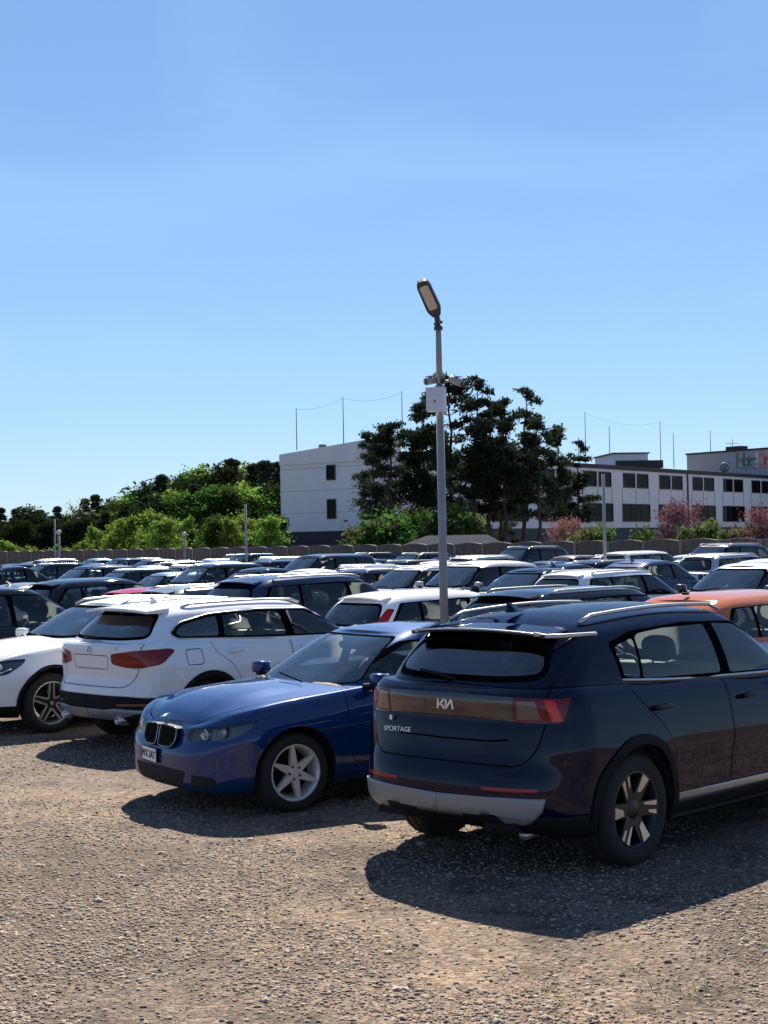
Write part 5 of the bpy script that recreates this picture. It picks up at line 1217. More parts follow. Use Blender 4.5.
shed(398, 505, 535.0, 545.5, 82, 'low dark shed with a pale pitched roof behind the lamp post')
shed(224, 372, 545.0, 549.5, 92, 'low flat pale roofed shed behind the fence left of the lamp post', False)

# ------------------------------------------------------------------ trees
def leaf_mat(name, c, tr=.45, var=.35):
    if name in MATS: return MATS[name]
    m = bpy.data.materials.new(name); m.use_nodes = True; n = m.node_tree.nodes; l = m.node_tree.links; n.clear()
    out = n.new('ShaderNodeOutputMaterial'); mx = n.new('ShaderNodeMixShader'); d = n.new('ShaderNodeBsdfDiffuse'); t = n.new('ShaderNodeBsdfTranslucent')
    oi = n.new('ShaderNodeObjectInfo'); ge = n.new('ShaderNodeNewGeometry'); hs = n.new('ShaderNodeHueSaturation'); hs.inputs['Color'].default_value = (*c, 1)
    ad = n.new('ShaderNodeMath'); ad.operation = 'MULTIPLY_ADD'; ad.inputs[1].default_value = var; ad.inputs[2].default_value = 1 - var / 2; l.new(ge.outputs['Random Per Island'], ad.inputs[0])
    a2 = n.new('ShaderNodeMath'); a2.operation = 'MULTIPLY_ADD'; a2.inputs[1].default_value = .5; a2.inputs[2].default_value = .75; l.new(oi.outputs['Random'], a2.inputs[0])
    mu = n.new('ShaderNodeMath'); mu.operation = 'MULTIPLY'; l.new(ad.outputs[0], mu.inputs[0]); l.new(a2.outputs[0], mu.inputs[1]); l.new(mu.outputs[0], hs.inputs['Value'])
    h2 = n.new('ShaderNodeMath'); h2.operation = 'MULTIPLY_ADD'; h2.inputs[1].default_value = .05; h2.inputs[2].default_value = .475; l.new(oi.outputs['Random'], h2.inputs[0]); l.new(h2.outputs[0], hs.inputs['Hue'])
    l.new(hs.outputs[0], d.inputs[0]); l.new(hs.outputs[0], t.inputs[0]); mx.inputs[0].default_value = tr
    l.new(d.outputs[0], mx.inputs[1]); l.new(t.outputs[0], mx.inputs[2]); l.new(mx.outputs[0], out.inputs[0]); MATS[name] = m; return m
BARK = mat('bark', (.055, .042, .034), .95, noise=(3, .4)); PBARK = mat('pine_bark', (.085, .05, .035), .95, noise=(2, .4))
LEAF = leaf_mat('leaf_green', (.055, .105, .024), .45, .6); LEAFB = leaf_mat('leaf_bright', (.13, .21, .042), .5, .7); LEAFD = leaf_mat('leaf_dark', (.028, .045, .018), .3)
NEED = leaf_mat('needle', (.036, .052, .032), .32, .7); PINK = leaf_mat('blossom', (.25, .125, .13), .25); OLIVE = leaf_mat('leaf_olive', (.10, .12, .05), .4)

def quads(C, size, rg, flat=.0, long=1.0):
    """leaf-sized faces: two triangles folded a little, random attitude"""
    n_ = len(C); a = rg.normal(size=(n_, 3)); a /= np.linalg.norm(a, axis=1)[:, None]; b = rg.normal(size=(n_, 3)); b -= (a * b).sum(1)[:, None] * a; b /= np.linalg.norm(b, axis=1)[:, None]
    s = size * (.6 + .8 * rg.random(n_))[:, None]
    V = np.stack([C - a * s * long, C + b * s * .5, C + a * s * long, C - b * s * .5], 1).reshape(-1, 3)
    F = np.arange(n_ * 4).reshape(-1, 4); return V, F
def limb(b, p, d, L, r, rg, lev, tips, droop=0.0):
    pts = [p]; q = Vector(p); dd = Vector(d).normalized(); n_ = 5
    for i in range(n_):
        dd = (dd + Vector(rg.normal(size=3)) * .14 + Vector((0, 0, .06 - droop))).normalized(); q = q + dd * L / n_; pts.append(q.copy())
    b.tube(pts, r, 0, 5, r1=r * .35, caps=False); tips.append(pts[-1]); tips.append(pts[3])
    if lev > 0:
        for i in (2, 3, 4):
            nd = (dd + Vector(rg.normal(size=3)) * .75).normalized(); limb(b, pts[i], nd, L * .55, r * .5, rg, lev - 1, tips, droop)
def broadleaf(h, spread, mt, seed, name='broadleaf_tree', n_leaf=5200, leaf=.30, low=.22, bark=BARK, per=40):
    rg = np.random.default_rng(seed); root = empty(name); b = MB(); tips = []
    tp = [Vector((0, 0, -.2))]
    for i in range(6): tp.append(Vector((rg.normal() * .10 * i, rg.normal() * .10 * i, h * .80 * (i + 1) / 6)))
    b.tube(tp, h * .017 + .05, 0, 7, r1=.05, caps=False)
    nl = 15
    for i in range(nl):
        t = low + (1 - low) * (i + .5) / nl; k = t * 6; j = min(5, int(k)); p = tp[j].lerp(tp[j + 1], k - j); a = i * 2.4 + rg.random()
        prof = math.sin(math.pi * min(1, (t - low) / (1 - low) * .80 + .20)) ** .6
        limb(b, p, (math.cos(a), math.sin(a), .35 + t * .6), spread * (.35 + .65 * prof) * .85, h * .006 + .02, rg, 1, tips)
    b.build('trunk', bark, root)
    T = np.array([tuple(t) for t in tips]); ncl = max(1, n_leaf // per); idx = rg.integers(0, len(T), ncl)
    C = T[idx] + rg.normal(size=(ncl, 3)) * spread * .08; rad = spread * (.12 + .12 * rg.random(ncl))
    L = (C[:, None, :] + rg.normal(size=(ncl, per, 3)) * rad[:, None, None] * np.array((.75, .75, .55))).reshape(-1, 3); L = L[L[:, 2] > .15 * h * low + .1]
    V, F = quads(L, leaf, rg); mesh_np('crown', V, F, mt, root); return root
def pine(h, spread, seed, name='pine_tree', low=.30, n_=7000, size=.125, lean=0, step=.052):
    """a Scots pine: bare lower trunk, whorls of rising limbs that carry separate needle pads"""
    rg = np.random.default_rng(seed); root = empty(name); b = MB(); N = 10
    tp = [Vector((lean * (i / N) ** 1.5 + rg.normal() * .10, rg.normal() * .10, h * .99 * i / N - .2)) for i in range(N + 1)]
    b.tube(tp, h * .011 + .05, 0, 8, r1=.03, caps=False); C = []; Rd = []
    z = low
    while z < .995:
        t = (z - low) / (1 - low); k = min(N - 1e-4, z * N); j = int(k); p = tp[j].lerp(tp[j + 1], k - j)
        for q in range(int(rg.integers(2, 5))):
            a = rg.random() * 6.28; R_ = spread * ((1 - t) ** .8 * .9 + .07) * (.40 + .75 * rg.random()) * (.55 + .45 * min(1, t / .2)); up = -.08 + .75 * t + rg.normal() * .16
            pts = [p + Vector((math.cos(a) * R_ * s, math.sin(a) * R_ * s, R_ * (up * s * .7 + .14 * s * s))) for s in (0, .35, .7, 1)]
            b.tube(pts, .045 * (1 - t) + .018, 0, 4, r1=.012, caps=False)
            for s in ([.6, 1.0] if R_ > 1.2 else [.75, 1.0] if R_ > .5 else [1.0]):
                if rg.random() < .85:
                    c = pts[0].lerp(pts[3], s); f = .16 + .13 * R_ ** .5 * (.6 + .7 * rg.random())
                    C.append((c.x + rg.normal() * .22, c.y + rg.normal() * .22, c.z + .12 + rg.normal() * .10)); Rd.append(f)
        z += step * (.6 + .9 * rg.random())
    b.build('trunk', PBARK, root)
    C = np.array(C); Rd = np.array(Rd) * .86; per = max(8, n_ // len(C))
    L = (C[:, None, :] + rg.normal(size=(len(C), per, 3)) * Rd[:, None, None] * np.array((1.15, 1.15, .62))).reshape(-1, 3)
    V, F = quads(L, size, rg, long=1.7); mesh_np('crown', V, F, NEED, root); return root

def put(root, px, Y, ytop, h0, rz=None, wide=1.0):
    x, y = at(px, Y); h = CAM_H + (horizon_y(px) - ytop) / FPX * Y; s = h / h0
    root.location = (x, y, 0); root.scale = (s * wide, s * wide, s); root.rotation_euler = (0, 0, rng.random() * 6.28 if rz is None else rz)
def ordinal(n): return {1: 'first', 2: 'second', 3: 'third', 4: 'fourth', 5: 'fifth', 6: 'sixth', 7: 'seventh', 8: 'eighth', 9: 'ninth', 10: 'tenth', 11: 'eleventh', 12: 'twelfth'}.get(n, '%dth' % n if n not in (21, 22, 23) else {21: '21st', 22: '22nd', 23: '23rd'}[n])
def plant_row(protos, h0, items, label, cat, group):
    used = set()
    cnt = {}; order = {}
    for i in sorted(range(len(items)), key=lambda j: items[j][1]): q = items[i][5]; cnt[q] = cnt.get(q, 0) + 1; order[i] = cnt[q]
    for i, (k, px, Y, yt, wd, layer) in enumerate(items):
        src = protos[k]; r = src if k not in used else copy_tree(src); used.add(k)
        tag(r, '%s %s, %s from the left' % (label[k], layer, ordinal(order[i])), cat, group); put(r, px, Y, yt, h0[k] if isinstance(h0, (list, tuple)) else h0, None, wd)

# pines before the office
pines = [pine(14, 2.9, 11, low=.32, n_=5200), pine(14, 3.0, 12, low=.36, n_=5200), pine(14, 2.5, 13, low=.40, lean=.5, n_=4600), pine(14, 3.8, 14, low=.14, n_=7500)]
pitems = [(3, 392, 101, 421, 1.25), (3, 415, 104, 428, 1.0), (0, 424, 103, 392, .9), (1, 450, 100, 366, 1.05), (2, 474, 102, 376, 1.0), (1, 505, 101, 391, .85), (2, 521, 104, 388, 1.0), (1, 539, 100, 408, .95), (0, 560, 103, 424, .95), (2, 577, 106, 441, 1.0), (1, 490, 104, 392, 1.1), (3, 500, 107, 436, .9), (3, 440, 107, 438, .9), (3, 374, 106, 430, .9)]
plabels = {0: '', 1: '', 2: '', 3: ''}
pl_text = ['low spreading pine at the left end of the clump before the office', 'dense lower pine just left of the lamp post', 'tall pine partly behind the lamp post box', 'tallest pine immediately right of the lamp post', 'slim tall pine second right of the lamp post', 'tall pine with a bare lower trunk mid clump', 'slim pine with a thin top right of mid clump', 'broad pine third from the right end of the clump', 'pine second from the right end of the clump', 'short pine at the right end of the clump by the windows', 'pine between the tall pair and the gap right of mid clump', 'low bushy pine filling the foot of the clump right of the post', 'low bushy pine filling the foot of the clump behind the post', 'leftmost pine leaning over the white gable wall']
used = set()
for i, (k, px, Y, yt, wd) in enumerate(pitems):
    r = pines[k] if k not in used else copy_tree(pines[k]); used.add(k); tag(r, pl_text[i], 'pine', 'pines before the office block'); put(r, px, Y, yt, 14, None, wd)

# the wood on the left
woods = [broadleaf(13, 3.7, LEAF, 21, n_leaf=6500, leaf=.22, per=28, low=.12), broadleaf(12, 3.6, LEAFB, 22, n_leaf=5400, leaf=.22, per=26, low=.12), broadleaf(13, 4.0, LEAFD, 23, n_leaf=6500, leaf=.26), broadleaf(9, 2.6, LEAFB, 24, low=.08, n_leaf=3800, leaf=.2, per=26), pine(15, 3.0, 25, low=.26, n_=9000, size=.22)]
wh = [13, 12, 13, 9, 15]
wlab = {0: 'green broadleaf tree', 1: 'bright green broadleaf tree', 2: 'dark broadleaf tree', 3: 'low bright young tree', 4: 'dark pine'}
items = []
sky_line = [(0, 506), (14, 508), (28, 503), (42, 509), (56, 505), (70, 511), (84, 498), (97, 494), (110, 496), (122, 490), (134, 489), (146, 479), (160, 474), (172, 477), (184, 475), (196, 465), (208, 462), (220, 459), (232, 458), (244, 460), (256, 463), (268, 460), (279, 460)]
for i, (px, yt) in enumerate(sky_line):
    far = px < 118; k = 4 if (far and i % 3 != 2) or (i in (12, 18, 20, 21, 22)) else ([2, 0][i % 2] if far else [0, 1, 2][i % 3])
    items.append((k, px, (225 if far else 185) + 12 * rng.random(), yt + 2 * rng.random(), 1.25, 'on the wood skyline'))
for px, yt in ((104, 512), (118, 505), (131, 498), (144, 494), (157, 489), (170, 487), (183, 484), (196, 482), (209, 480), (222, 478), (236, 482), (250, 478), (263, 484), (274, 480)):
    items.append((int(rng.choice([0, 1, 2, 4, 0])), px, 150 + 15 * rng.random(), yt + 4 * rng.random(), 1.3, 'halfway up the wood'))
for px, yt in ((100, 528), (113, 520), (128, 510), (142, 508), (155, 515), (170, 505), (180, 510), (192, 516), (206, 512), (220, 500), (234, 516), (248, 505), (262, 515), (275, 510)):
    items.append((int(rng.choice([1, 3, 0, 1, 0])), px + 5 * rng.normal(), 122 + 14 * rng.random(), yt - 6 + 18 * rng.random(), .75 + .6 * rng.random(), 'in the front row of the wood'))
for px, yt in ((6, 538), (20, 546), (58, 543), (66, 546), (84, 537), (42, 548), (94, 541), (30, 544)): items.append((3, px, 132 + 8 * rng.random(), yt, 1.2, 'close over the fence at the far left'))
for px, yt in ((8, 524), (24, 518), (40, 524), (52, 516), (68, 520), (84, 514), (96, 518)): items.append((2, px, 180 + 10 * rng.random(), yt, 1.2, 'at the back behind the far left lamp posts'))
plant_row(woods, wh, items, wlab, 'tree', 'trees of the wood left of the white gable')
bare = broadleaf(12, 4.0, OLIVE, 31, n_leaf=500, leaf=.2); tag(bare, 'nearly bare tree at the dip in the wood skyline', 'tree', 'trees of the wood left of the white gable'); put(bare, 76, 205, 493, 12)

# bushes and blossom behind the fence
bush = [broadleaf(3.2, 2.0, OLIVE, 41, 'bush', 2600, .16, .04), broadleaf(3.2, 2.1, LEAF, 42, 'bush', 2600, .16, .04)]
bit = [(0, 372, 86, 527, 1), (1, 388, 85, 524, 1.1), (0, 405, 91, 525, 1), (1, 420, 92, 521, 1.1), (0, 446, 91, 521, 1.0), (1, 458, 91, 518, 1.0), (0, 470, 92, 528, .9), (0, 588, 74, 533, .8), (1, 600, 73, 536, .7), (0, 702, 66, 530, .8), (1, 715, 65, 534, .7), (0, 745, 63, 533, .8), (1, 640, 71, 538, .7), (0, 752, 62, 536, .7)]
blab = ['olive bush at the left foot of the pines', 'green bush left of the shed under the pines', 'olive bush behind the left end of the shed', 'green bush just left of the lamp post', 'olive bush just right of the lamp post', 'tall green bush above the shed roof', 'low olive bush right of the shed roof', 'olive bush beside the left blossom tree', 'low green bush under the pines at the right', 'olive bush right of the big blossom tree', 'low green bush right of the big blossom tree', 'olive bush at the right edge before the blossom', 'low green bush left of the big blossom tree', 'low olive bush at the far right fence']
used = set()
for i, (k, px, Y, yt, wd) in enumerate(bit):
    r = bush[k] if k not in used else copy_tree(bush[k]); used.add(k); tag(r, blab[i], 'bush', 'bushes behind the fence'); put(r, px, Y, yt, 3.2, None, wd)
bl = [broadleaf(4.2, 2.3, PINK, 51, 'blossom_tree', 4200, .085, .2, per=30)]
for i, (px, Y, yt, wd, lb) in enumerate(((676, 68, 511, .85, 'broad pink blossoming tree before the office windows'), (566, 76, 526, .8, 'small pink blossoming tree at the right foot of the pines'), (770, 62, 516, 1.0, 'pink blossoming tree cut by the right edge'))):
    r = bl[0] if i == 0 else copy_tree(bl[0]); tag(r, lb, 'tree', 'pink blossoming trees'); put(r, px, Y, yt, 4.2, None, wd)

# ------------------------------------------------------------------ lamp posts
def main_lamp():
    x, y = lot(442, 11.15); Yd = y; px2z = lambda px, py: CAM_H + (horizon_y(px) - py) / FPX * Yd
    root = empty('street_lamp', (x, y, 0)); tag(root, 'tall tapered grey steel lamp post with flat lamp head and white box', 'street lamp')
    STEEL = mat('galvanised', (.26, .26, .265), .6, .15, noise=(5, .3)); BODY = mat('lamp_grey', (.055, .058, .065), .5, .2); WB = mat('box_white', (.62, .62, .66), .5)
    zt = px2z(437, 318); zm = px2z(438, 388)
    MB().tube([(0, 0, -.1), (0, 0, zm)], .051, 0, 20, r1=.043).build('post', STEEL, root, True)
    MB().tube([(0, 0, zm), (0, 0, zt)], .036, 0, 16, r1=.031).tube([(0, 0, zm - .01), (0, 0, zm + .03)], .055, 0, 16).build('upper_post', STEEL, root, True)
    MB().box((0, 0, .02), (.30, .30, .03)).build('base_plate', STEEL, root)
    # head: a flat plate tilted up towards the lot
    d = Vector((-.40, -.55, .80)).normalized(); s_ = d.cross(Vector((0, 0, 1))).normalized()
    nrm = Vector((-.05, -.80, -.55)); nrm = (nrm - d * nrm.dot(d)).normalized(); s_ = nrm.cross(d).normalized()
    o = Vector((0, 0, zt)); L, W_ = .50, .165
    prof = round_poly([(.03, -.045), (.12, -W_ / 2), (L - .06, -W_ / 2 + .005), (L, -W_ / 2 + .03), (L, W_ / 2 - .03), (L - .06, W_ / 2 - .005), (.12, W_ / 2), (.03, .045)], .03, 3)
    hd = MB().prism(prof, -.045, .012, 0, lambda u, v, yy: tuple(o + d * u + s_ * v + nrm * yy)).build('lamp_head', BODY, root)
    pr = round_poly([(.13, -W_ / 2 + .03), (L - .06, -W_ / 2 + .03), (L - .06, W_ / 2 - .03), (.13, W_ / 2 - .03)], .03, 3)
    MB().prism(pr, .012, .018, 0, lambda u, v, yy: tuple(o + d * u + s_ * v + nrm * yy)).build('lens', mat('lamp_lens', (.55, .48, .38), .3, noise=(30, .2)), hd)
    MB().tube([o - Vector((0, 0, .10)), o + d * .05 - nrm * .02], .032, 0, 12).lathe([(.05, -.13), (.05, -.09), (.038, -.09)], 0, 16, (0, 0, zt), axis='z').tube([o - Vector((0, 0, .05)) + s_ * .05, o - Vector((0, 0, .05)) - s_ * .05], .018, 0, 8).build('bracket', BODY, root, True)
    zb0, zb1 = px2z(433, 412.5), px2z(433, 389.5)
    bx = empty('box_mount', (0, 0, 0))
    bpy.data.objects.remove(bx)
    tag(MB().box((x - .045, y - .14, (zb0 + zb1) / 2), (.20, .13, zb1 - zb0), 0, R(-18)).box((x - .045, y - .14, zb1 + .004), (.21, .14, .008), 0, R(-18)).box((x - .045 - .02, y - .207, (zb0 + zb1) / 2 - .02), (.012, .006, .03), 1, R(-18)).build('junction_box', [WB, BLACKP]), 'white weatherproof junction box strapped to the lamp post', 'box')
    c = Vector((x, y, px2z(438, 381)))
    def camera(dirv, off, lb, ln=.17):
        dv = Vector(dirv).normalized(); r = empty('security_camera', c + Vector(off)); tag(r, lb, 'camera', 'cameras on the lamp post')
        MB().tube([-dv * ln / 2, dv * ln / 2], .042, 0, 14).build('camera_body', mat('camera_grey', (.38, .37, .36), .5), r, True)
        MB().tube([dv * ln / 2, dv * (ln / 2 + .008)], .034, 0, 14).build('lens', GLOSSB, r, True)
        up = Vector((0, 0, .048)); MB().box(tuple(up), (.09, .09, .01), 0, math.atan2(dv.y, dv.x)).tube([(0, 0, 0), tuple(Vector(off) * -.8)], .016, 1, 8).build('bracket', [mat('camera_grey', (.38, .37, .36), .5), STEEL], r)
    camera((.75, -.55, -.38), (.19, -.06, -.01), 'slim bullet camera pointing right from the lamp post')
    camera((.10, -1, -.2), (.02, -.12, .0), 'bullet camera facing forward above the white box', .15)
    camera((-.8, -.5, -.2), (-.10, -.06, .0), 'boxy camera on the left of the lamp post', .14)
main_lamp()
def far_lamp(px, ytop, Y, label, arm=-1, rr=.06):
    x, y = at(px, Y); h = CAM_H + (horizon_y(px) - ytop) / FPX * Y; r = empty('street_lamp', (x, y, 0)); tag(r, label, 'street lamp', 'distant lamp posts')
    MB().tube([(0, 0, 0), (0, 0, h)], rr * 1.25, 0, 8, r1=rr).build('post', mat('pale_post', (.26, .26, .27), .6), r, True)
    if arm:
        MB().tube([(0, 0, h), (arm * .5, -.2, h + .15)], .04, 0, 6).box((arm * .75, -.3, h + .2), (.6, .22, .08), 0, 0).build('lamp_head', mat('lamp_grey', (.055, .058, .065), .5, .2), r)
far_lamp(245.5, 504, 62, 'thin pale lamp post before the wood left of the gable', 0, .045)
far_lamp(604, 474, 48, 'thin pale lamp post right of the pines before the office windows', 0, .05)
far_lamp(54.5, 519, 76, 'thin lamp post at the far left beside the fence', 0, .04)
def globe_lamp(px, ytop, Y, label):
    x, y = at(px, Y); h = CAM_H + (horizon_y(px) - ytop) / FPX * Y; r = empty('globe_lamp', (x, y, 0)); tag(r, label, 'street lamp')
    MB().tube([(0, 0, 0), (0, 0, h - .3)], .06, 0, 8).build('post', mat('galvanised', (.3, .3, .31), .5), r, True); MB().lathe([(.001, h), (.13, h - .03), (.14, h - .12), (.08, h - .24), (.05, h - .26)], 0, 14, axis='z').build('lamp_shade', mat('shade_pale', (.5, .5, .48), .4), r, True)
globe_lamp(58.5, 530, 78, 'short lamp with a pale round shade at the far left')
globe_lamp(184, 532, 84, 'short lamp with a pale round shade before the wood')

# ------------------------------------------------------------------ cars
def set_car(r, x, y, rz): r.location = (x, y, 0); r.rotation_euler = (0, 0, rz)
BACK, FRONT = HEAD, HEAD + math.pi            # we see its back / its front
GRP = 'cars parked in rows on the gravel lot'
set_car(build_car(spec_crossover(), 'navy black crossover in the foreground with a silver rear skid plate', GRP, hero=True), 1.865, 11.25, R(46))
set_car(build_car(spec_saloon(), 'metallic blue saloon with silver star spoke wheels beside the navy crossover', GRP, hero=True), -.09, 13.34, R(214.5))
set_car(build_car(spec_white_crossover(), 'white crossover with wide red tail lights, its back turned to us', GRP, hero=True), -1.54, 17.40, R(44.5))
set_car(build_car(spec_white_compact(), 'white crossover at the left edge showing its five spoke front wheel', GRP, hero=True), -3.42, 18.77, R(222))

PROTO = {}
def repaint(r, old, new):
    if old is new: return
    for o in [r] + list(r.children_recursive):
        for sl in o.material_slots:
            if sl.material is old: sl.link = 'OBJECT'; sl.material = new
def far_car(kind, pm, pos, rz, label, sc=1.0, zsc=1.0, key=None, **opt):
    k = (kind, key)
    if k not in PROTO:
        base = paint('paint_proto', (.2, .2, .2)) if 'paint_up' not in opt else pm
        S = generic(kind, base, **{q: v for q, v in opt.items() if q != 'paint_up'}); 
        if 'paint_up' in opt: S['paint_up'] = opt['paint_up']
        PROTO[k] = [build_car(S, label, GRP), base, True]
    r, base, first = PROTO[k]
    if first: PROTO[k][2] = False
    else: r = copy_tree(r)
    PEND.append((r, base, pm)); tag(r, label, 'car', GRP); set_car(r, pos[0], pos[1], rz + rng.normal() * .012); r.scale = (sc, sc, sc * zsc)
PEND = []
LOTS = [
 # row 2: backs to us
 (14.0, 760, 'hatch', P_SILVER, BACK, 'silver hatchback with an orange roof and rod aerial at the right edge', 1.02, .99, 'two_tone', dict(paint_up=P_ORANGE, rod=True)),
 (13.9, 596, 'suv', P_BLACK, BACK, 'black crossover with roof rails right behind the navy crossover', .98, .95, None, {}),
 (13.6, 444, 'hatch', P_WHITE, BACK, 'white hatchback with upright red tail lights behind the lamp post', 1.0, .99, 'tall_lamps', dict(tall=True)),
 (13.9, 327, 'suv', P_DBLUE, BACK, 'dark blue estate like crossover behind the blue saloon', 1.03, .98, None, {}),
 (14.2, 248, 'estate', P_GREY, BACK, 'grey estate with roof rails left of the dark blue crossover', 1, 1.0, None, {}),
 (14.0, 186, 'hatch', P_RED, BACK, 'red hatchback peeping over the white crossover roof', .97, .98, None, {}),
 (14.0, 112, 'hatch', P_BLACK, BACK, 'black hatchback with red tail light above the left white crossover', 1.02, 1.02, None, {}),
 (14.0, 40, 'saloon', P_GREY, BACK, 'grey saloon roof at the left behind the black people carrier', 1, 1, None, {}),
 # row 3: fronts to us
 (22.6, 745, 'saloon', P_GREY, FRONT, 'grey saloon with sun glare on its windscreen behind the orange roof', 1.05, 1.08, None, {}),
 (21.5, 620, 'suv', P_WHITE, BACK, 'white crossover roof with black rear window behind the black crossover', .98, .95, None, {}),
 (22.4, 527, 'saloon', P_BLACK, FRONT, 'black saloon facing us between the white crossover and the lamp post', 1.03, 1.03, None, {}),
 (22.8, 470, 'hatch', P_SILVER, FRONT, 'silver hatchback with pale mirror just right of the lamp post', 1.05, 1.06, None, {}),
 (23.0, 412, 'suv', P_WHITE, FRONT, 'white crossover facing us just left of the lamp post', .98, .96, None, {}),
 (22.7, 352, 'estate', P_BLACK, FRONT, 'black estate with roof bars over the dark blue crossover', 1, 1.0, None, {}),
 (22.7, 300, 'saloon', P_SILVER, FRONT, 'silver saloon facing us above the dark blue crossover tail', 1, 1.03, None, {}),
 (22.8, 252, 'saloon', P_BLACK, FRONT, 'black saloon with arched roof above the grey estate', 1.02, 1.03, None, {}),
 (22.9, 205, 'suv', P_BLACK, FRONT, 'black crossover with a pale mirror above the red roof', 1.0, .98, None, {}),
 (22.6, 163, 'hatch', P_LBLUE, FRONT, 'pale blue small car between two black cars at the left', .95, .97, None, {}),
 (22.8, 124, 'suv', P_BLACK, FRONT, 'black crossover with roof bars at the left of the small pale car', .95, .93, None, {}),
 (22.7, 86, 'hatch', P_DBLUE, FRONT, 'dark blue hatchback with silvery bonnet third from the left edge', 1.03, 1.03, None, {}),
 (22.5, 20, 'saloon', P_BLACK, BACK, 'black saloon facing away at the left edge', 1.05, 1.05, None, {}),
 # row 4
 (28.6, 760, 'hatch', P_WHITE, FRONT, 'white hatchback with glare at the far right edge', 1.02, 1.03, None, {}),
 (28.6, 652, 'saloon', P_DBLUE, BACK, 'dark blue saloon facing away before the fence right of centre', 1.05, 1.05, None, {}),
 (28.4, 572, 'saloon', P_BLACK, BACK, 'black saloon with an arched side window line right of centre', 1.02, 1.02, None, {}),
 (28.5, 515, 'saloon', P_DBLUE, BACK, 'dark blue saloon with a bright quarter window near the centre', 1.0, 1.03, None, {}),
 (28.7, 432, 'estate', P_WHITE, FRONT, 'white estate facing us behind the lamp post', 1, 1.02, None, {}),
 (28.5, 352, 'suv', P_WHITE, FRONT, 'white crossover roof with rails left of the lamp post', .95, .93, None, {}),
 (28.8, 315, 'mpv', P_DBLUE, FRONT, 'large dark blue people carrier under the flat shed roof', 1.05, 1.0, None, {}),
 (28.6, 262, 'mpv', P_BLACK, FRONT, 'black people carrier with a glinting roof left of the blue one', .98, .96, None, {}),
 (28.6, 222, 'saloon', P_SILVER, FRONT, 'silver saloon before the wood beside the black people carrier', 1, 1, None, {}),
 (28.5, 178, 'estate', P_GREY, FRONT, 'grey estate in the far row at the left', 1, .98, None, {}),
 (28.5, 142, 'saloon', P_SILVER, FRONT, 'silver saloon in the far row at the left', 1, 1, None, {}),
 (28.6, 44, 'suv', P_BLACK, FRONT, 'black crossover with a roof glint at the far left under the fence', .97, .95, None, {}),
 (28.6, 5, 'hatch', P_BLACK, FRONT, 'black hatchback touching the left edge under the fence', 1, 1, None, {}),
 # row 5
 (40.2, 716, 'suv', P_BROWN, FRONT, 'brown off road car with glaring windscreen under the fence at the right', 1.08, 1.06, None, {}),
 (40.0, 648, 'mpv', P_WHITE, BACK, 'white van like car under the fence at the right', 1.0, .98, None, {}),
 (40.3, 606, 'estate', P_WHITE, FRONT, 'white estate with glaring windscreen under the fence', 1.0, 1.04, None, {}),
 (40.2, 565, 'hatch', P_BROWN, FRONT, 'brown hatchback with a sun glint on its windscreen under the fence', 1.0, 1.02, None, {}),
 (40.2, 520, 'suv', P_BLACK, FRONT, 'black crossover tallest under the fence near the centre', 1.08, 1.06, None, {}),
 (40.0, 478, 'saloon', P_SILVER, FRONT, 'silver saloon just right of the lamp post under the fence', 1.0, 1.02, None, {}),
 (40.2, 443, 'hatch', P_BLACK, FRONT, 'black hatchback hidden partly by the lamp post under the fence', 1.0, 1.02, None, {}),
 (40.2, 412, 'suv', P_DBLUE, FRONT, 'dark blue crossover left of the lamp post under the fence', 1.02, 1.0, None, {}),
 (40.2, 378, 'saloon', P_BLACK, FRONT, 'black saloon under the flat shed roof right end', 1.0, 1.0, None, {}),
 (40.0, 345, 'hatch', P_GREY, FRONT, 'grey hatchback under the middle of the flat shed roof', 1.0, 1.0, None, {}),
 (40.2, 285, 'saloon', P_GREY, FRONT, 'grey saloon under the left end of the flat shed roof', 1.0, 1.0, None, {}),
 (40.2, 243, 'suv', P_BLACK, FRONT, 'black crossover glinting beside the thin pale post', 1.02, 1.02, None, {}),
 (40.0, 208, 'estate', P_LBLUE, FRONT, 'pale blue estate in the back row before the wood', 1.0, 1.0, None, {}),
 (40.2, 176, 'saloon', P_SILVER, FRONT, 'silver saloon in the back row before the wood', 1.0, 1.0, None, {}),
 (40.2, 148, 'hatch', P_GREY, FRONT, 'grey hatchback in the back row before the wood', 1.0, 1.0, None, {}),
 (40.2, 118, 'hatch', P_DBLUE, FRONT, 'dark blue hatchback in the back row with a glinting roof', 1.0, 1.04, None, {}),
 (40.2, 92, 'saloon', P_LBLUE, FRONT, 'pale blue saloon in the back row at the left', 1.05, 1.04, None, {}),
]
_used = set(l[5] for l in LOTS)
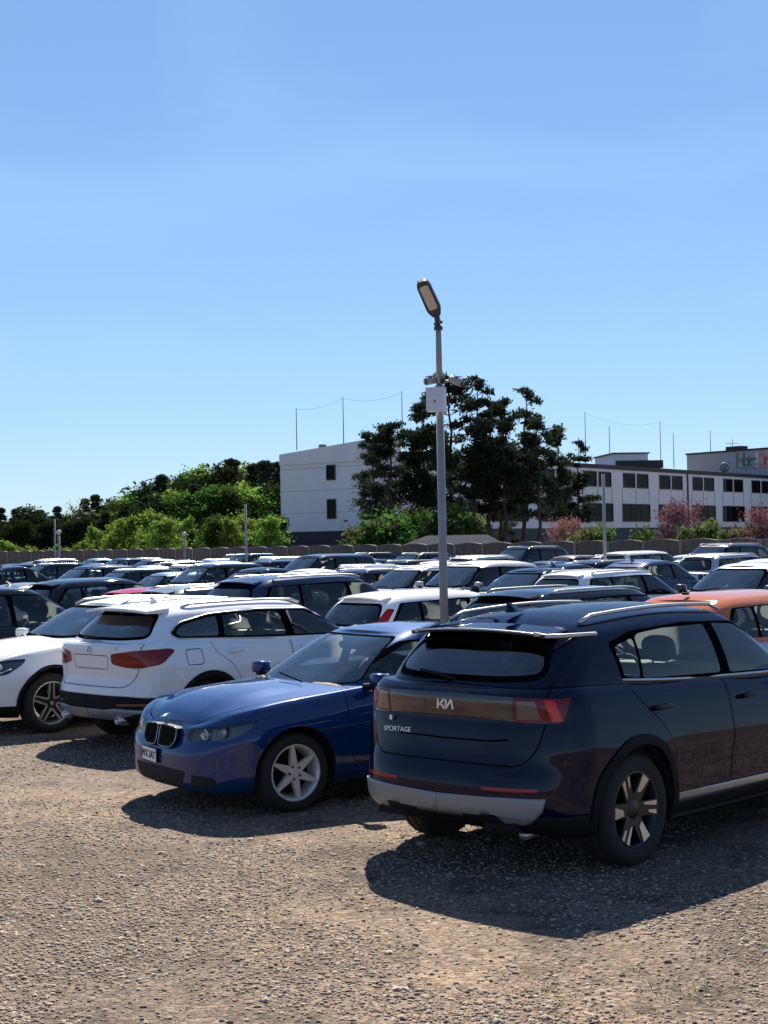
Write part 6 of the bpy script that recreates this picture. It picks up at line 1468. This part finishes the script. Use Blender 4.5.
_names = {id(P_WHITE): 'white', id(P_SILVER): 'silver', id(P_BLACK): 'black', id(P_GREY): 'grey', id(P_DBLUE): 'dark blue', id(P_BROWN): 'brown', id(P_RED): 'red', id(P_LBLUE): 'pale blue'}
_kn = {'saloon': 'saloon', 'hatch': 'hatchback', 'suv': 'crossover', 'estate': 'estate', 'mpv': 'people carrier'}
_ord = ['first', 'second', 'third', 'fourth', 'fifth', 'sixth', 'seventh', 'eighth', 'ninth', 'tenth', 'eleventh', 'twelfth', 'thirteenth', 'fourteenth', 'fifteenth', 'sixteenth', 'seventeenth', 'eighteenth']
for i, px in enumerate((62, 134, 232, 362, 500, 588, 684)):
    kind = ('saloon', 'hatch', 'suv', 'estate')[(i * 7 + i // 3) % 4]; pm = (P_SILVER, P_BLACK, P_WHITE, P_GREY, P_DBLUE, P_WHITE, P_BLACK)[(i * 5) % 7]
    LOTS.append((45.6, px, kind, pm, FRONT if i % 4 else BACK, '%s %s hugging the fence, %s from left in the last row' % (_names[id(pm)], _kn[kind], _ord[i] if i < 18 else ['nineteenth', 'twentieth'][i - 18]), 1.0, 1.0, None, {}))
for i, px in enumerate((28, 68, 100, 160, 196, 232, 268, 334, 370, 396, 458, 496, 540, 590, 622, 690, 735)):
    kind = ('hatch', 'saloon', 'estate', 'suv', 'saloon')[(i * 3) % 5]; pm = (P_GREY, P_WHITE, P_SILVER, P_BLACK, P_DBLUE)[(i * 2) % 5]
    LOTS.append((34.2, px, kind, pm, BACK if i % 3 else FRONT, '%s %s roof in the sparse row before the fence rows, %s from left' % (_names[id(pm)], _kn[kind], _ord[i]), 1.0, 1.0, None, {}))
for (a, px, kind, pm, rz, lb, sc, zs_, key, opt) in LOTS: far_car(kind, pm, lot(px, a), rz, lb, sc, zs_, key, **opt)
# the black people carrier beyond the left white crossover, in the first row
p = HV * 9.4 + LV * 20.5
far_car('mpv', P_BLACK, (p[0], p[1]), BACK, 'black people carrier at the left edge behind the white bonnet', 1.0, .93)
for r, old, new in PEND: repaint(r, old, new)
